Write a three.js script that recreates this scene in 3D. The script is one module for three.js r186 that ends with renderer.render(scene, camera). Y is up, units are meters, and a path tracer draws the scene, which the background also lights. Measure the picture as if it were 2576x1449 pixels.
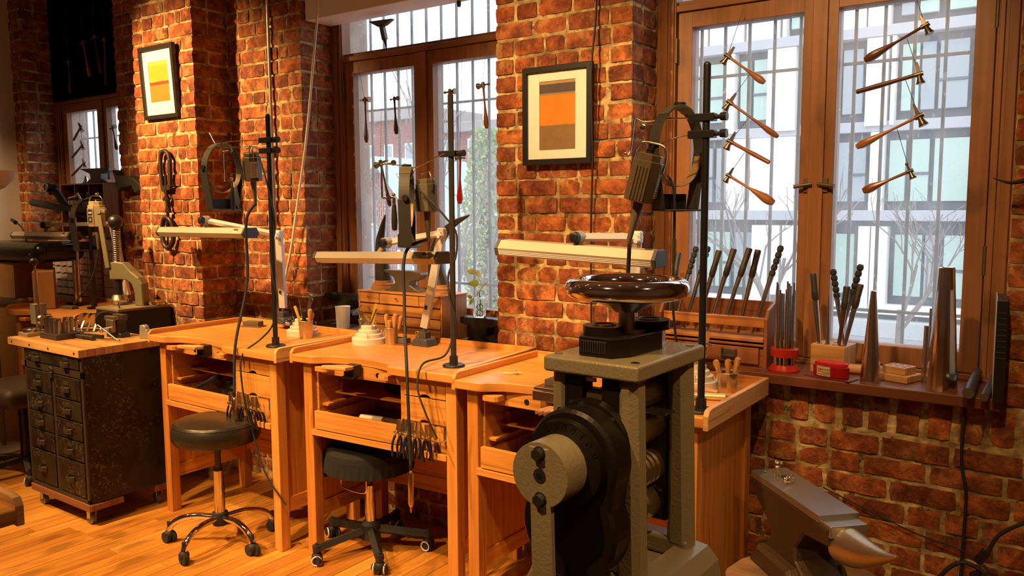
import * as THREE from 'three';
import { RoundedBoxGeometry } from 'three/addons/geometries/RoundedBoxGeometry.js';
import { mergeGeometries, mergeVertices, toCreasedNormals } from 'three/addons/utils/BufferGeometryUtils.js';
import { FontLoader } from 'three/addons/loaders/FontLoader.js';
import { TextGeometry } from 'three/addons/geometries/TextGeometry.js';

// ---------------------------------------------------------------- camera, sky, exposure
const scene = new THREE.Scene();
const camera = new THREE.PerspectiveCamera(38.93, 2576 / 1449, 0.05, 200);
camera.position.set(0, 1.6, 0);
camera.rotation.set(THREE.MathUtils.degToRad(-5.86), THREE.MathUtils.degToRad(35.336), THREE.MathUtils.degToRad(-0.2735), 'YXZ');
const renderer = new THREE.WebGLRenderer({ antialias: true });
renderer.toneMapping = THREE.LinearToneMapping;
renderer.toneMappingExposure = 1.0;
renderer.shadowMap.enabled = true;
scene.background = new THREE.Color().setRGB(2.2, 2.3, 2.45);          // bright overcast sky
const WARM = new THREE.Color().setRGB(1.0, 0.585, 0.24);               // incandescent track lamps
// ceiling track spots: x, z, aim x, aim y, aim z, candela, half angle in degrees
const SPOTS = [
  [-4.72, -1.2, -4.28, 1.8, -2.9, 47, 30],
  [-3.5, -1.25, -3.4, 0.95, -2.6, 24, 22],
  [-2.15, -1.3, -1.95, 1.75, -3.0, 20, 27],
  [-2.45, -1.0, -2.45, 0.9, -2.5, 31, 23],
  [-1.55, -1.15, -1.55, 0.95, -2.5, 24, 21],
  [-5.3, -1.1, -4.75, 0.95, -2.4, 26, 24],
  [-4.2, -0.5, -3.75, 0.0, -1.75, 50, 26],
  [-1.15, 0.05, -0.85, 1.1, -1.3, 14, 22],
  [0.75, -0.9, -0.62, 1.1, -1.5, 9, 24],
  [-0.25, -1.2, -0.5, 0.75, -2.7, 7.5, 27],
  [-2.7, 0.3, -2.6, 0.2, -1.9, 30, 26],
  [-0.85, -1.2, -0.95, 1.85, -3.1, 15, 26],
  [-6.0, -1.2, -6.6, 1.35, -2.6, 17, 24],
];

// ---------------------------------------------------------------- helpers
const RAD = Math.PI / 180, V = (x, y, z) => new THREE.Vector3(x, y, z);
function mulberry(a) { return () => { a = (a + 0x6d2b79f5) | 0; let t = Math.imul(a ^ (a >>> 15), 1 | a); t = (t + Math.imul(t ^ (t >>> 7), 61 | t)) ^ t; return ((t ^ (t >>> 14)) >>> 0) / 4294967296; }; }
let rnd = mulberry(7);
const rr = (a, b) => a + (b - a) * rnd();
const pick = (a) => a[Math.floor(rnd() * a.length)];
const lin = (r, g, b) => new THREE.Color().setRGB(r, g, b);
const taken = new Map();
function numbered(name) { const n = taken.get(name) ?? 0; taken.set(name, n + 1); return n ? name + '_' + String(n).padStart(3, '0') : name; }
function shade(o) { o.castShadow = true; o.receiveShadow = true; return o; }
function thing(name, label, category, p = [0, 0, 0], turn = 0, group) {
  const o = new THREE.Group(); o.name = numbered(name); o.position.set(...p); o.rotation.y = turn;
  o.userData = { label, category }; if (group) o.userData.group = group;
  scene.add(o); return o;
}
function struct(name) { const o = new THREE.Group(); o.name = name; o.userData = { kind: 'structure' }; scene.add(o); return o; }
// places a geometry: position, rotation (degrees), scale
function tr(g, x = 0, y = 0, z = 0, rx = 0, ry = 0, rz = 0, s) {
  const m = new THREE.Matrix4().compose(V(x, y, z), new THREE.Quaternion().setFromEuler(new THREE.Euler(rx * RAD, ry * RAD, rz * RAD)), s ? V(...(s.length ? s : [s, s, s])) : V(1, 1, 1));
  const c = g.clone(); c.applyMatrix4(m); return c;
}
function merge(list) {
  const flat = list.flat(9).map((g) => { const c = g.index ? g.toNonIndexed() : g.clone(); for (const k of Object.keys(c.attributes)) if (!['position', 'normal', 'uv'].includes(k)) c.deleteAttribute(k); if (!c.attributes.uv) c.setAttribute('uv', new THREE.BufferAttribute(new Float32Array(c.attributes.position.count * 2), 2)); return c; });
  return flat.length === 1 ? flat[0] : mergeGeometries(flat);
}
// uv in metres from the sides of the shape itself; the grain (u) follows its longest side
function boxUV(g0, along) {
  const g = g0.index ? g0.toNonIndexed() : g0.clone(); g.computeBoundingBox();
  const p = g.attributes.position, uv = new Float32Array(p.count * 2), s = g.boundingBox.getSize(V());
  const L = along ?? (s.x >= s.y && s.x >= s.z ? 0 : s.y >= s.z ? 1 : 2), off = [rnd() * 3, rnd() * 3];
  const a = V(), b = V(), c = V(), n = V();
  for (let i = 0; i < p.count; i += 3) {
    a.fromBufferAttribute(p, i); b.fromBufferAttribute(p, i + 1); c.fromBufferAttribute(p, i + 2);
    n.copy(b).sub(a).cross(c.clone().sub(a)); const q = [Math.abs(n.x), Math.abs(n.y), Math.abs(n.z)];
    const d = q[0] >= q[1] && q[0] >= q[2] ? 0 : q[1] >= q[2] ? 1 : 2, rest = [0, 1, 2].filter((k) => k !== d);
    const u = rest.includes(L) ? L : rest[0], v = rest.find((k) => k !== u);
    [a, b, c].forEach((e, k) => { uv[(i + k) * 2] = e.getComponent(u) + off[0]; uv[(i + k) * 2 + 1] = e.getComponent(v) + off[1] + (d * 0.37); });
  }
  g.setAttribute('uv', new THREE.BufferAttribute(uv, 2)); return g;
}
function part(parent, name, geo, mat, p, r) {
  let g = Array.isArray(geo) ? merge(geo) : geo;
  if (mat.userData.metres) g = boxUV(g, mat.userData.along);
  const m = shade(new THREE.Mesh(g, mat)); m.name = name;
  if (p) m.position.set(...p); if (r) m.rotation.set(r[0] * RAD, r[1] * RAD, r[2] * RAD);
  parent.add(m); return m;
}
// a thing that is one mesh
function solo(name, label, category, geo, mat, p, turn = 0, group) {
  const m = part(scene, numbered(name), geo, mat, p, [0, turn / RAD, 0]);
  m.userData = { label, category }; if (group) m.userData.group = group; return m;
}
const box = (w, h, d, x = 0, y = 0, z = 0, r = 0.0025) => tr(new RoundedBoxGeometry(w, h, d, 1, Math.min(r, w * 0.49, h * 0.49, d * 0.49)), x, y, z);
// box by its low and high corners
const bx = (x0, x1, y0, y1, z0, z1, r = 0.0025) => box(Math.abs(x1 - x0), Math.abs(y1 - y0), Math.abs(z1 - z0), (x0 + x1) / 2, (y0 + y1) / 2, (z0 + z1) / 2, r);
const cyl = (r0, r1, h, x = 0, y = 0, z = 0, seg = 24) => tr(new THREE.CylinderGeometry(r1, r0, h, seg), x, y + h / 2, z);   // stands on y, r0 below, r1 above
const ball = (r, x = 0, y = 0, z = 0, s) => tr(new THREE.SphereGeometry(r, 20, 14), x, y, z, 0, 0, 0, s);
const lathe = (pts, seg = 32, x = 0, y = 0, z = 0) => tr(toCreasedNormals(new THREE.LatheGeometry(pts.map(([a, b]) => new THREE.Vector2(a, b)), seg), 0.6), x, y, z);
function tube(pts, r, seg = 8, n, closed = false) {
  const v = pts.map((p) => V(...p));
  return new THREE.TubeGeometry(new THREE.CatmullRomCurve3(v, closed, 'centripetal'), n ?? Math.max(8, pts.length * 6), r, seg, closed);
}
// straight bar between two points with end radii
function rod(a, b, r0, r1 = r0, seg = 12) {
  const A = V(...a), B = V(...b), d = B.clone().sub(A), L = d.length(), g = new THREE.CylinderGeometry(r1, r0, L, seg);
  g.applyMatrix4(new THREE.Matrix4().compose(A.add(B).multiplyScalar(0.5), new THREE.Quaternion().setFromUnitVectors(V(0, 1, 0), d.normalize()), V(1, 1, 1))); return g;
}
// a flat bar between two points, w wide, t thick
function bar(a, b, w, t, roll = 0, r = 0.0015) {
  const A = V(...a), B = V(...b), d = B.clone().sub(A), L = d.length(), g = box(w, L, t, 0, 0, 0, r).rotateY(roll * RAD);
  g.applyMatrix4(new THREE.Matrix4().compose(A.add(B).multiplyScalar(0.5), new THREE.Quaternion().setFromUnitVectors(V(0, 1, 0), d.normalize()), V(1, 1, 1))); return g;
}
// outline in x,y swept along z
function ext(pts, depth, bevel = 0.0015, curve = 4) {
  const s = pts instanceof THREE.Shape ? pts : new THREE.Shape(pts.map(([x, y]) => new THREE.Vector2(x, y)));
  const g = new THREE.ExtrudeGeometry(s, { depth: depth - 2 * bevel, bevelEnabled: bevel > 0, bevelThickness: bevel, bevelSize: bevel, bevelOffset: -bevel, bevelSegments: 1, curveSegments: curve });
  g.translate(0, 0, -depth / 2 + bevel); return g;
}
function circleHole(shape, x, y, r) { const h = new THREE.Path(); h.absarc(x, y, r, 0, Math.PI * 2, true); shape.holes.push(h); return shape; }

// ---------------------------------------------------------------- textures
function noiseGrid(n, seed) { const r = mulberry(seed), a = new Float32Array(n * n); for (let i = 0; i < a.length; i++) a[i] = r(); return (x, y) => { const X = Math.floor(x), Y = Math.floor(y), fx = x - X, fy = y - Y, sx = fx * fx * (3 - 2 * fx), sy = fy * fy * (3 - 2 * fy), w = (i, j) => a[((j % n + n) % n) * n + ((i % n + n) % n)]; const p = w(X, Y) + (w(X + 1, Y) - w(X, Y)) * sx, q = w(X, Y + 1) + (w(X + 1, Y + 1) - w(X, Y + 1)) * sx; return p + (q - p) * sy; }; }
// tiling sum of noise octaves on the unit square; fx, fy are whole numbers
function fbm(seed, fx, fy, oct = 4) { const gs = []; for (let o = 0; o < oct; o++) gs.push(noiseGrid(256, seed * 31 + o)); return (u, v) => { let s = 0, a = 0.5, t = 0; for (let o = 0; o < oct; o++) { const k = 2 ** o, X = u * fx * k, Y = v * fy * k; const m = (q, f) => ((q % f) + f) % f; const g = gs[o], x = m(X, fx * k), y = m(Y, fy * k); const x1 = fx * k, y1 = fy * k; const wx = x > x1 - 1 ? x - (x1 - 1) : 0, wy = y > y1 - 1 ? y - (y1 - 1) : 0; let n = g(x, y); if (wx > 0) n = n * (1 - wx) + g(x - x1, y) * wx; if (wy > 0) { let n2 = g(x, y - y1); if (wx > 0) n2 = n2 * (1 - wx) + g(x - x1, y - y1) * wx; n = n * (1 - wy) + n2 * wy; } s += n * a; t += a; a *= 0.5; } return s / t; }; }
function tex(size, fn, srgb = true, rep = [1, 1]) {
  const d = new Uint8Array(size * size * 4), o = [0, 0, 0];
  for (let j = 0; j < size; j++) for (let i = 0; i < size; i++) { const c = fn((i + 0.5) / size, (j + 0.5) / size, o) ?? o, k = (j * size + i) * 4; for (let q = 0; q < 3; q++) d[k + q] = Math.max(0, Math.min(255, Math.round((c.length ? c[q] : c) * 255))); d[k + 3] = 255; }
  const t = new THREE.DataTexture(d, size, size); t.wrapS = t.wrapT = THREE.RepeatWrapping; t.magFilter = THREE.LinearFilter; t.minFilter = THREE.LinearMipmapLinearFilter; t.generateMipmaps = true;
  if (srgb) t.colorSpace = THREE.SRGBColorSpace; t.repeat.set(...rep); t.needsUpdate = true; return t;
}
const mixc = (a, b, t) => { t = Math.max(0, Math.min(1, t)); return [a[0] + (b[0] - a[0]) * t, a[1] + (b[1] - a[1]) * t, a[2] + (b[2] - a[2]) * t]; };
const step = (a, b, x) => { x = Math.max(0, Math.min(1, (x - a) / (b - a))); return x * x * (3 - 2 * x); };
function std(c, rough, metal = 0, more = {}) { const m = new THREE.MeshStandardMaterial({ color: Array.isArray(c) ? lin(...c) : c, roughness: rough, metalness: metal, ...more }); return m; }
function wood(c, { rough = 0.5, map, bump, metres = true } = {}) { const m = std(c, rough, 0, { map }); m.userData.metres = metres; return m; }

// grain: long streaks with growth rings, near white so that the material's colour tints it
const gA = fbm(3, 2, 26, 4), gB = fbm(4, 3, 5, 3), gC = fbm(5, 4, 60, 2);
const T_grain = tex(512, (u, v) => { const w = v + 0.05 * gB(u, v), ring = 0.5 + 0.5 * Math.sin(2 * Math.PI * (7 * v + 2.2 * gB(u, v))), s = gA(u, w % 1), f = gC(u, v); const d = 0.78 * ring * ring * step(0.35, 0.75, gB(u, v)) * 0.32 + 0.42 * (1 - s) + 0.12 * f; const k = 1.06 - 0.5 * d; return [k, k * (1 - 0.16 * d), k * (1 - 0.36 * d)]; }, true, [0.9, 3.6]);
const hA = fbm(8, 2, 40, 4), hB = fbm(9, 4, 6, 3);
const T_plank = tex(512, (u, v) => { const k = 0.74 + 0.2 * hA(u, v) + 0.2 * hB(u, v) - 0.16 * step(0.6, 0.8, hB(v, u)); return [k, k * 0.95, k * 0.86]; }, true, [0.8, 3]);
const bA = fbm(11, 9, 9, 4), bB = fbm(12, 4, 5, 3), bC = fbm(13, 30, 30, 2), bD = fbm(14, 12, 5, 3), bE = fbm(15, 52, 40, 3);
const T_brick = tex(512, (u, v) => { let c = mixc([1.0, 0.9, 0.82], [0.58, 0.45, 0.41], bA(u, v) * 1.6 - 0.32); c = mixc(c, [0.48, 0.4, 0.38], step(0.52, 0.78, bB(v, u)) * 0.55); c = mixc(c, [1, 1.3, 1.3], step(0.5, 0.72, bD(u, v)) * step(0.4, 0.65, bB(u, v)) * 0.6); c = mixc(c, [1, 1.3, 1.4], step(0.62, 0.85, bE(u, v)) * 0.4); c = mixc(c, [0.34, 0.26, 0.24], step(0.66, 0.85, bE(v, u)) * 0.45); const k = 0.84 + 0.32 * bC(u, v); return [c[0] * k, c[1] * k * 0.98, c[2] * k * 0.96]; }, true, [1, 1]);
const T_brickBump = tex(256, (u, v) => 0.25 + 0.5 * bA(u, v) + 0.25 * bC(u, v), false);
const mA = fbm(21, 24, 24, 4), mB = fbm(22, 6, 6, 3);
const T_mortar = tex(512, (u, v) => { const k = 0.5 + 0.66 * mA(u, v); const c = mixc([k, k * 0.97, k * 0.9], [k * 0.68, k * 0.6, k * 0.5], step(0.42, 0.7, mB(u, v)) * 0.7); return mixc(c, [0.25, 0.16, 0.1], step(0.68, 0.74, mA(v, u)) * 0.6); }, true, [1.6, 1.6]);
const T_mortarBump = tex(256, (u, v) => mA(u, v) * 0.7 + mB(u, v) * 0.3, false, [1.6, 1.6]);
const T_speck = tex(256, (u, v) => 0.5 * bA(u, v) + 0.5 * bC(u, v), false, [9, 9]);
// ---------------------------------------------------------------- lamps of the room (ceiling track, above the picture)
const M_blackPaint = std([0.012, 0.011, 0.011], 0.45);
const M_lens = new THREE.MeshStandardMaterial({ color: lin(0.8, 0.6, 0.3), emissive: WARM.clone(), emissiveIntensity: 12, roughness: 0.4 });
{
  const rail = struct('trim_track_rail'); part(rail, 'rail', [bx(-6.2, 0.6, 3.17, 3.2, -1.22, -1.18), bx(-6.2, 0.6, 3.17, 3.2, -0.22, -0.18)], M_blackPaint);
  for (const [x, z, tx, ty, tz, cd, half] of SPOTS) {
    const t = thing('track_spotlight', 'black ceiling track spotlight with a glowing warm lens', 'spotlight', [x, 3.06, z], 0, 'ceiling track spotlights');
    const head = new THREE.Group(); head.name = 'lamp_head'; t.add(head); head.lookAt(V(tx, ty, tz));
    part(head, 'housing', tr(cyl(0.04, 0.045, 0.15, 0, -0.075, 0, 20), 0, 0, -0.06, 90), M_blackPaint);
    part(head, 'lens', tr(cyl(0.036, 0.036, 0.006, 0, 0, 0, 20), 0, 0, 0.016, 90), M_lens);
    part(t, 'stem', cyl(0.008, 0.008, 0.12, 0, 0.03, 0, 10), M_blackPaint);
    const d = V(tx - x, ty - 3.06, tz - z).normalize(), s = new THREE.SpotLight(WARM, cd, 0, half * RAD, 0.75, 2);
    s.position.set(x, 3.06, z).addScaledVector(d, 0.03); s.target.position.set(tx, ty, tz); s.castShadow = true; s.shadow.radius = 2; scene.add(s, s.target);
  }
}

// ---------------------------------------------------------------- brickwork
const COURSE = 0.0763, JOINT = 0.0135, TOP0 = 1.258;
const brickTone = [[0.50, 0.19, 0.06], [0.56, 0.225, 0.07], [0.43, 0.155, 0.05], [0.60, 0.27, 0.09], [0.36, 0.13, 0.05], [0.52, 0.205, 0.062], [0.47, 0.20, 0.08], [0.40, 0.16, 0.06]];
const M_bricks = brickTone.map((c, i) => { const t = T_brick.clone(); t.offset.set(i * 0.29, i * 0.41); const b = T_brickBump.clone(); b.repeat.set(2, 2); return std(c, 0.86, 0, { map: t, bumpMap: b, bumpScale: 0.007 }); });
const M_mortar = std([0.74, 0.60, 0.33], 0.95, 0, { map: T_mortar, bumpMap: T_mortarBump, bumpScale: 0.014 }); M_mortar.userData.metres = true;
// brick of unit height and depth in metres, centred on its visible face (z = 0), uneven edges
function brickShape(L, H, D, seed) {
  const r = mulberry(seed), nx = Math.max(4, Math.round(L / 0.026)), g = new THREE.BoxGeometry(L, H, D, nx, 3, 1), p = g.attributes.position, jit = new Map();
  for (let i = 0; i < p.count; i++) {
    const x = p.getX(i), y = p.getY(i), z = p.getZ(i), key = [x, y, z].map((q) => Math.round(q * 1e4)).join();
    if (!jit.has(key)) jit.set(key, [r() - 0.5, r() - 0.5, r() - 0.5]);
    const [a, b, c] = jit.get(key), ex = Math.abs(Math.abs(x) - L / 2) < 1e-5, ey = Math.abs(Math.abs(y) - H / 2) < 1e-5, f = z > 0;
    let X = x + (ex ? a * 0.0042 : a * 0.003), Y = y + (ey ? b * 0.0044 : b * 0.003), Z = z + (f ? c * 0.004 : 0);
    if (f && ey) Z -= 0.002; if (f && ex) Z -= 0.002; if (f && ex && ey) { X -= Math.sign(x) * 0.0015; Y -= Math.sign(y) * 0.0015; }
    p.setXYZ(i, X, Y, Z - D / 2);
  }
  const uv = g.attributes.uv, ou = r() * 1.3, ov = r() * 1.3; for (let i = 0; i < uv.count; i++) uv.setXY(i, (p.getX(i) + p.getZ(i)) * 2.4 + ou, p.getY(i) * 2.4 + ov);
  return toCreasedNormals(g, 0.7);
}
const BD = 0.098, brickKinds = new Map();
function brickGeo(L, D = BD) { const cls = L < 0.075 ? 0.06 : L < 0.13 ? 0.098 : L < 0.18 ? 0.15 : 0.205, k = cls + '|' + D; if (!brickKinds.has(k)) brickKinds.set(k, [1, 2, 3, 4, 5].map((s) => brickShape(cls, COURSE - JOINT, D, s * 77 + Math.round(cls * 999)))); return [pick(brickKinds.get(k)), L / cls]; }
// one face of brickwork: origin o at its starting edge, direction of the face (turn about y: 0 faces +z and runs +x, 90 faces +x and runs -z)
function brickFace(parent, [ox, oz], turn, W, y0, y1, { corner0 = -1, corner1 = -1, soldier } = {}) {
  const g = new THREE.Group(), c = Math.cos(turn * RAD), s = Math.sin(turn * RAD);
  const n0 = Math.ceil((y0 - TOP0) / COURSE - 0.15), n1 = Math.floor((y1 - TOP0) / COURSE + 0.15);
  for (let n = n0; n < n1; n++) {
    const par = ((n % 2) + 2) % 2, yc = TOP0 + n * COURSE + (COURSE - JOINT) / 2 + rr(-0.002, 0.002);
    let u = corner0 === par ? BD + JOINT : 0; const end = W - (corner1 === par ? BD + JOINT : 0);
    let first = true;
    while (u < end - 0.035) {
      let L = rnd() < (n % 6 === 0 ? 0.85 : 0.3) ? rr(0.092, 0.103) : rnd() < 0.15 ? rr(0.14, 0.16) : rr(0.193, 0.212);
      if (first && par && corner0 < 0) L = rr(0.09, 0.11); first = false;
      if (end - u - L < 0.05) L = end - u; if (L > 0.235) L = L / 2 - JOINT / 2;
      const [geo, sx] = brickGeo(L), m = shade(new THREE.Mesh(geo, pick(M_bricks))); m.name = 'brick'; const uu = u + L / 2, out = rr(-0.003, 0.004);
      m.position.set(ox + c * uu + s * out, yc, oz - s * uu + c * out); m.rotation.set(0, turn * RAD + rr(-0.008, 0.008), rr(-0.012, 0.012)); m.scale.set(sx, rr(0.95, 1.04), 1);
      parent.add(m); u += L + JOINT * rr(0.8, 1.25);
    }
  }
}
const IN = 0.0055;   // depth of the mortar joints
const core = (parent, ...b) => part(parent, 'mortar', b.map((q) => bx(...q, 0.001)), M_mortar);
const CEIL = 3.45, YB = 2.9;
{
  const w = struct('wall_pilaster'); core(w, [-4.745 + IN, -4.14 - IN, 0, CEIL, -3.3, -2.77 - IN]);
  brickFace(w, [-4.745, -2.77], 0, 0.605, 0.86, YB, { corner1: 0 }); brickFace(w, [-4.14, -2.77], 90, 0.225, 0.86, YB, { corner0: 1 });
}
{
  const w = struct('wall_recess'); core(w, [-4.16, -3.513 - IN, 0, CEIL, -3.45, -3.0 - IN]);
  brickFace(w, [-4.14, -3.0], 0, 0.627, 0.86, YB, { corner1: 1 }); brickFace(w, [-3.513, -3.0], 90, 0.22, 0.86, YB, { corner0: 0 });
  brickFace(w, [-4.14, -3.0], 0, 0.627, 0, 0.5);
}
{
  const w = struct('wall_pier'); core(w, [-2.21 + IN, -1.531 - IN, 0, CEIL, -3.45, -3.0 - IN]);
  brickFace(w, [-2.21, -3.0], 0, 0.679, 0.84, YB, { corner1: 0 }); brickFace(w, [-1.531, -3.0], 90, 0.215, 0.9, YB, { corner0: 1 });
}
{
  const w = struct('wall_left_pier'); core(w, [-5.36 + IN, -4.74, 0, CEIL, -3.45, -3.0 - IN], [-6.83, -6.66 - IN, 0, CEIL, -3.45, -3.0 - IN]);
  brickFace(w, [-5.36, -3.0], 0, 0.61, 0.86, 3.4); brickFace(w, [-6.83, -3.0], 0, 0.17, 1.1, 3.4, { corner1: 1 }); brickFace(w, [-6.66, -3.0], 90, 0.22, 1.1, 3.4, { corner0: 0 });
}
{ // below the nearest window and on past it: a row of upright bricks under the sill
  const w = struct('wall_right'); core(w, [-1.531, -0.205, 0, 0.94, -3.45, -3.0 - IN], [-0.206, 2.2, 0, CEIL, -3.45, -3.0 - IN]);
  const yS = 0.928, HS = 0.118; let x = -1.06;
  while (x < 0.12) { const L = rr(0.062, 0.074), [geo] = brickGeo(0.098), m = shade(new THREE.Mesh(geo, pick(M_bricks))); m.name = 'brick'; m.position.set(x + L / 2, yS - HS / 2 + rr(-0.003, 0.003), -3.0 + rr(-0.003, 0.003)); m.rotation.z = Math.PI / 2 + rr(-0.03, 0.03); m.scale.set(HS / 0.098, L / (COURSE - JOINT), 1); w.add(m); x += L + rr(0.02, 0.03); }
  brickFace(w, [-1.06, -3.0], 0, 1.4, 0, 0.8); brickFace(w, [-0.205, -3.0], 0, 0.55, 0.93, YB - 0.2);
}
{ // below the other two windows, mostly hidden by the benches
  const w = struct('wall_under_window'); core(w, [-3.52, -2.2, 0, 0.925, -3.45, -3.0 - IN], [-6.67, -5.35, 0, 0.925, -3.45, -3.0 - IN]);
  brickFace(w, [-3.513, -3.0], 0, 1.3, 0, 0.92);
}
// plain walls, floor base and ceiling
const M_plaster = std([0.62, 0.57, 0.5], 0.9, 0, { bumpMap: T_mortarBump, bumpScale: 0.0015 }); M_plaster.userData.metres = true;
const M_ceil = std([0.4, 0.36, 0.31], 0.9);
{ const w = struct('wall_left'); part(w, 'plaster', bx(-7.0, -6.83, 0, CEIL, -3.45, 3.4), M_plaster); }
{ const w = struct('wall_back'); part(w, 'plaster', bx(-7.0, 2.4, 0, CEIL, 3.2, 3.4), M_plaster); }
{ const w = struct('wall_side'); part(w, 'plaster', bx(2.2, 2.4, 0, CEIL, -3.45, 3.4), M_plaster); }
{ const w = struct('wall_lintel'); part(w, 'lintel', [bx(-6.67, -5.35, 3.38, CEIL, -3.45, -3.0), bx(-6.67, -5.35, 3.06, 3.38, -3.45, -3.24), bx(-3.52, -2.2, 3.06, CEIL, -3.45, -3.0), bx(-1.54, -0.2, 3.06, CEIL, -3.45, -3.0)], M_mortar); }
{ const w = struct('ceiling'); part(w, 'ceiling_board', bx(-7.0, 2.4, CEIL, CEIL + 0.2, -3.45, 3.4), M_ceil); }
{ // floor of narrow strips that run from the wall into the room
  const f = struct('floor'), PW = 0.083, tones = [[0.66, 0.31, 0.06], [0.72, 0.35, 0.072], [0.59, 0.265, 0.05], [0.69, 0.33, 0.064], [0.76, 0.385, 0.085], [0.54, 0.235, 0.045]];
  part(f, 'subfloor', bx(-7.0, 2.4, -0.2, -0.012, -3.45, 3.4), std([0.05, 0.025, 0.012], 0.9));
  const mats = tones.map((c, i) => { const t = T_plank.clone(); t.offset.set(i * 0.31, i * 0.17); return std(c, 0.3, 0, { map: t, bumpMap: T_mortarBump, bumpScale: 0.0004 }); });
  const lens = [0.5, 0.75, 1.0, 1.3], geos = lens.map((L) => [0, 1, 2].map(() => { const g = boxUV(bx(-PW / 2 + 0.0012, PW / 2 - 0.0012, -0.012, 0, -L / 2 + 0.0008, L / 2 - 0.0008, 0.0016), 2); return g; }));
  for (let x = -5.3; x < -1.3; x += PW) { let z = -3.0 - rnd() * 0.5; while (z < -0.6) { const k = Math.floor(rnd() * 4), L = lens[k]; const m = shade(new THREE.Mesh(pick(geos[k]), pick(mats))); m.name = 'plank'; m.position.set(x, rr(-0.0006, 0.0006), z + L / 2); f.add(m); z += L; } }
  const rest = part(f, 'planks_beyond', [bx(-6.83, -5.3 - PW / 2, -0.012, 0, -3.0, 3.2, 0.001), bx(-1.3 + PW / 2, 2.2, -0.012, 0, -3.0, 3.2, 0.001), bx(-5.3, -1.3, -0.012, 0, 0.6, 3.2, 0.001)], (() => { const m = std(tones[0], 0.3, 0, { map: T_plank }); m.userData.metres = true; return m; })());
  rest.userData.kind = 'stuff';
}

// ---------------------------------------------------------------- windows
const M_frame = std([0.30, 0.135, 0.055], 0.45, 0, { map: T_plank, bumpMap: T_mortarBump, bumpScale: 0.0008 }); M_frame.userData.metres = true;
const M_pane = new THREE.MeshPhysicalMaterial({ color: lin(0.96, 0.98, 1), transmission: 1, thickness: 0, roughness: 0.56, ior: 1.45 });
const dustA = fbm(41, 5, 7, 4), dustB = fbm(42, 40, 44, 2);
M_pane.roughnessMap = tex(512, (u, v) => { const k = 0.55 + 0.45 * dustA(u, v) + 0.7 * step(0.78, 0.86, dustB(u, v)); return [0, k, 0]; }, false);
const M_bar = std([0.10, 0.115, 0.135], 0.6), M_hinge = std([0.16, 0.12, 0.07], 0.5, 0.8);
const M_white = std([0.78, 0.76, 0.74], 0.6);
function windowAt(n, X0, label) {   // X0: the opening's left side, 1.32 wide
  const w = struct('window_' + n), z0 = -3.235, z1 = -3.31, q = (a) => X0 + a, fr = (name, ...b) => part(w, name, b.map((e) => bx(...e, 0.003)), M_frame);
  fr('jamb', [q(0), q(0.085), 0.985, 3.06, -3.42, -3.222], [q(0.02), q(0.05), 0.985, 3.06, -3.222, -3.212], [q(0.062), q(0.078), 0.985, 3.06, -3.222, -3.214]);
  fr('jamb', [q(1.24), q(1.325), 0.985, 3.06, -3.42, -3.222], [q(1.275), q(1.305), 0.985, 3.06, -3.222, -3.212], [q(1.247), q(1.263), 0.985, 3.06, -3.222, -3.214]);
  fr('head', [q(0.085), q(1.24), 3.0, 3.06, -3.42, -3.222]); fr('transom_bar', [q(0.085), q(1.24), 2.385, 2.412, -3.35, -3.222], [q(0.085), q(1.24), 2.412, 2.43, -3.33, -3.24]);
  fr('bottom_frame', [q(0.085), q(1.24), 0.955, 0.998, -3.42, -3.225]);
  for (const [name, a, b] of [['sash', 0.09, 0.662], ['sash', 0.666, 1.236]]) {
    const sa = part(w, name, [bx(q(a), q(a + 0.062), 1.0, 2.383, z1, z0, 0.003), bx(q(b - 0.062), q(b), 1.0, 2.383, z1, z0, 0.003), bx(q(a + 0.06), q(b - 0.06), 1.0, 1.073, z1, z0, 0.003), bx(q(a + 0.06), q(b - 0.06), 2.318, 2.383, z1, z0, 0.003)], M_frame);
    const pn = new THREE.PlaneGeometry(b - a - 0.12, 1.25); const m = new THREE.Mesh(pn, M_pane); m.name = 'pane'; m.position.set(q((a + b) / 2), 1.6955, -3.275); sa.add(m);
  }
  const bead = part(w, 'astragal', bx(q(0.636), q(0.692), 1.0, 2.383, z0, z0 + 0.012, 0.003), M_frame);
  const tp = new THREE.Mesh(new THREE.PlaneGeometry(1.157, 0.58), M_pane); tp.name = 'transom_pane'; tp.position.set(q(0.6625), 2.715, -3.285); w.add(tp);
  for (const y of [1.35, 2.18]) { part(w, 'hinge', cyl(0.007, 0.007, 0.1, q(0.087), y, -3.226, 10), M_hinge); part(w, 'hinge', cyl(0.007, 0.007, 0.1, q(1.239), y, -3.226, 10), M_hinge); }
  for (const s of [-1, 1]) { const lt = part(w, 'latch', [bx(q(0.664) + s * 0.032 - 0.014, q(0.664) + s * 0.032 + 0.014, 1.64, 1.695, -3.235, -3.228, 0.002), rod([q(0.664) + s * 0.01, 1.672, -3.215], [q(0.664) + s * 0.075, 1.662, -3.205], 0.006, 0.008)], M_hinge); }
  // iron grille outside
  for (let i = 0; i < 13; i++) part(w, 'grille_bar', bx(q(0.02 + i * 0.1045) - 0.006, q(0.02 + i * 0.1045) + 0.006, 0.9, 3.1, -3.412, -3.4, 0.002), M_bar);
  for (const y of [1.18, 2.135]) part(w, 'grille_bar', bx(q(-0.02), q(1.34), y - 0.006, y + 0.006, -3.404, -3.392, 0.002), M_bar);
  return w;
}
windowAt(1, -6.66); windowAt(2, -3.513); windowAt(3, -1.531);
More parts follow.
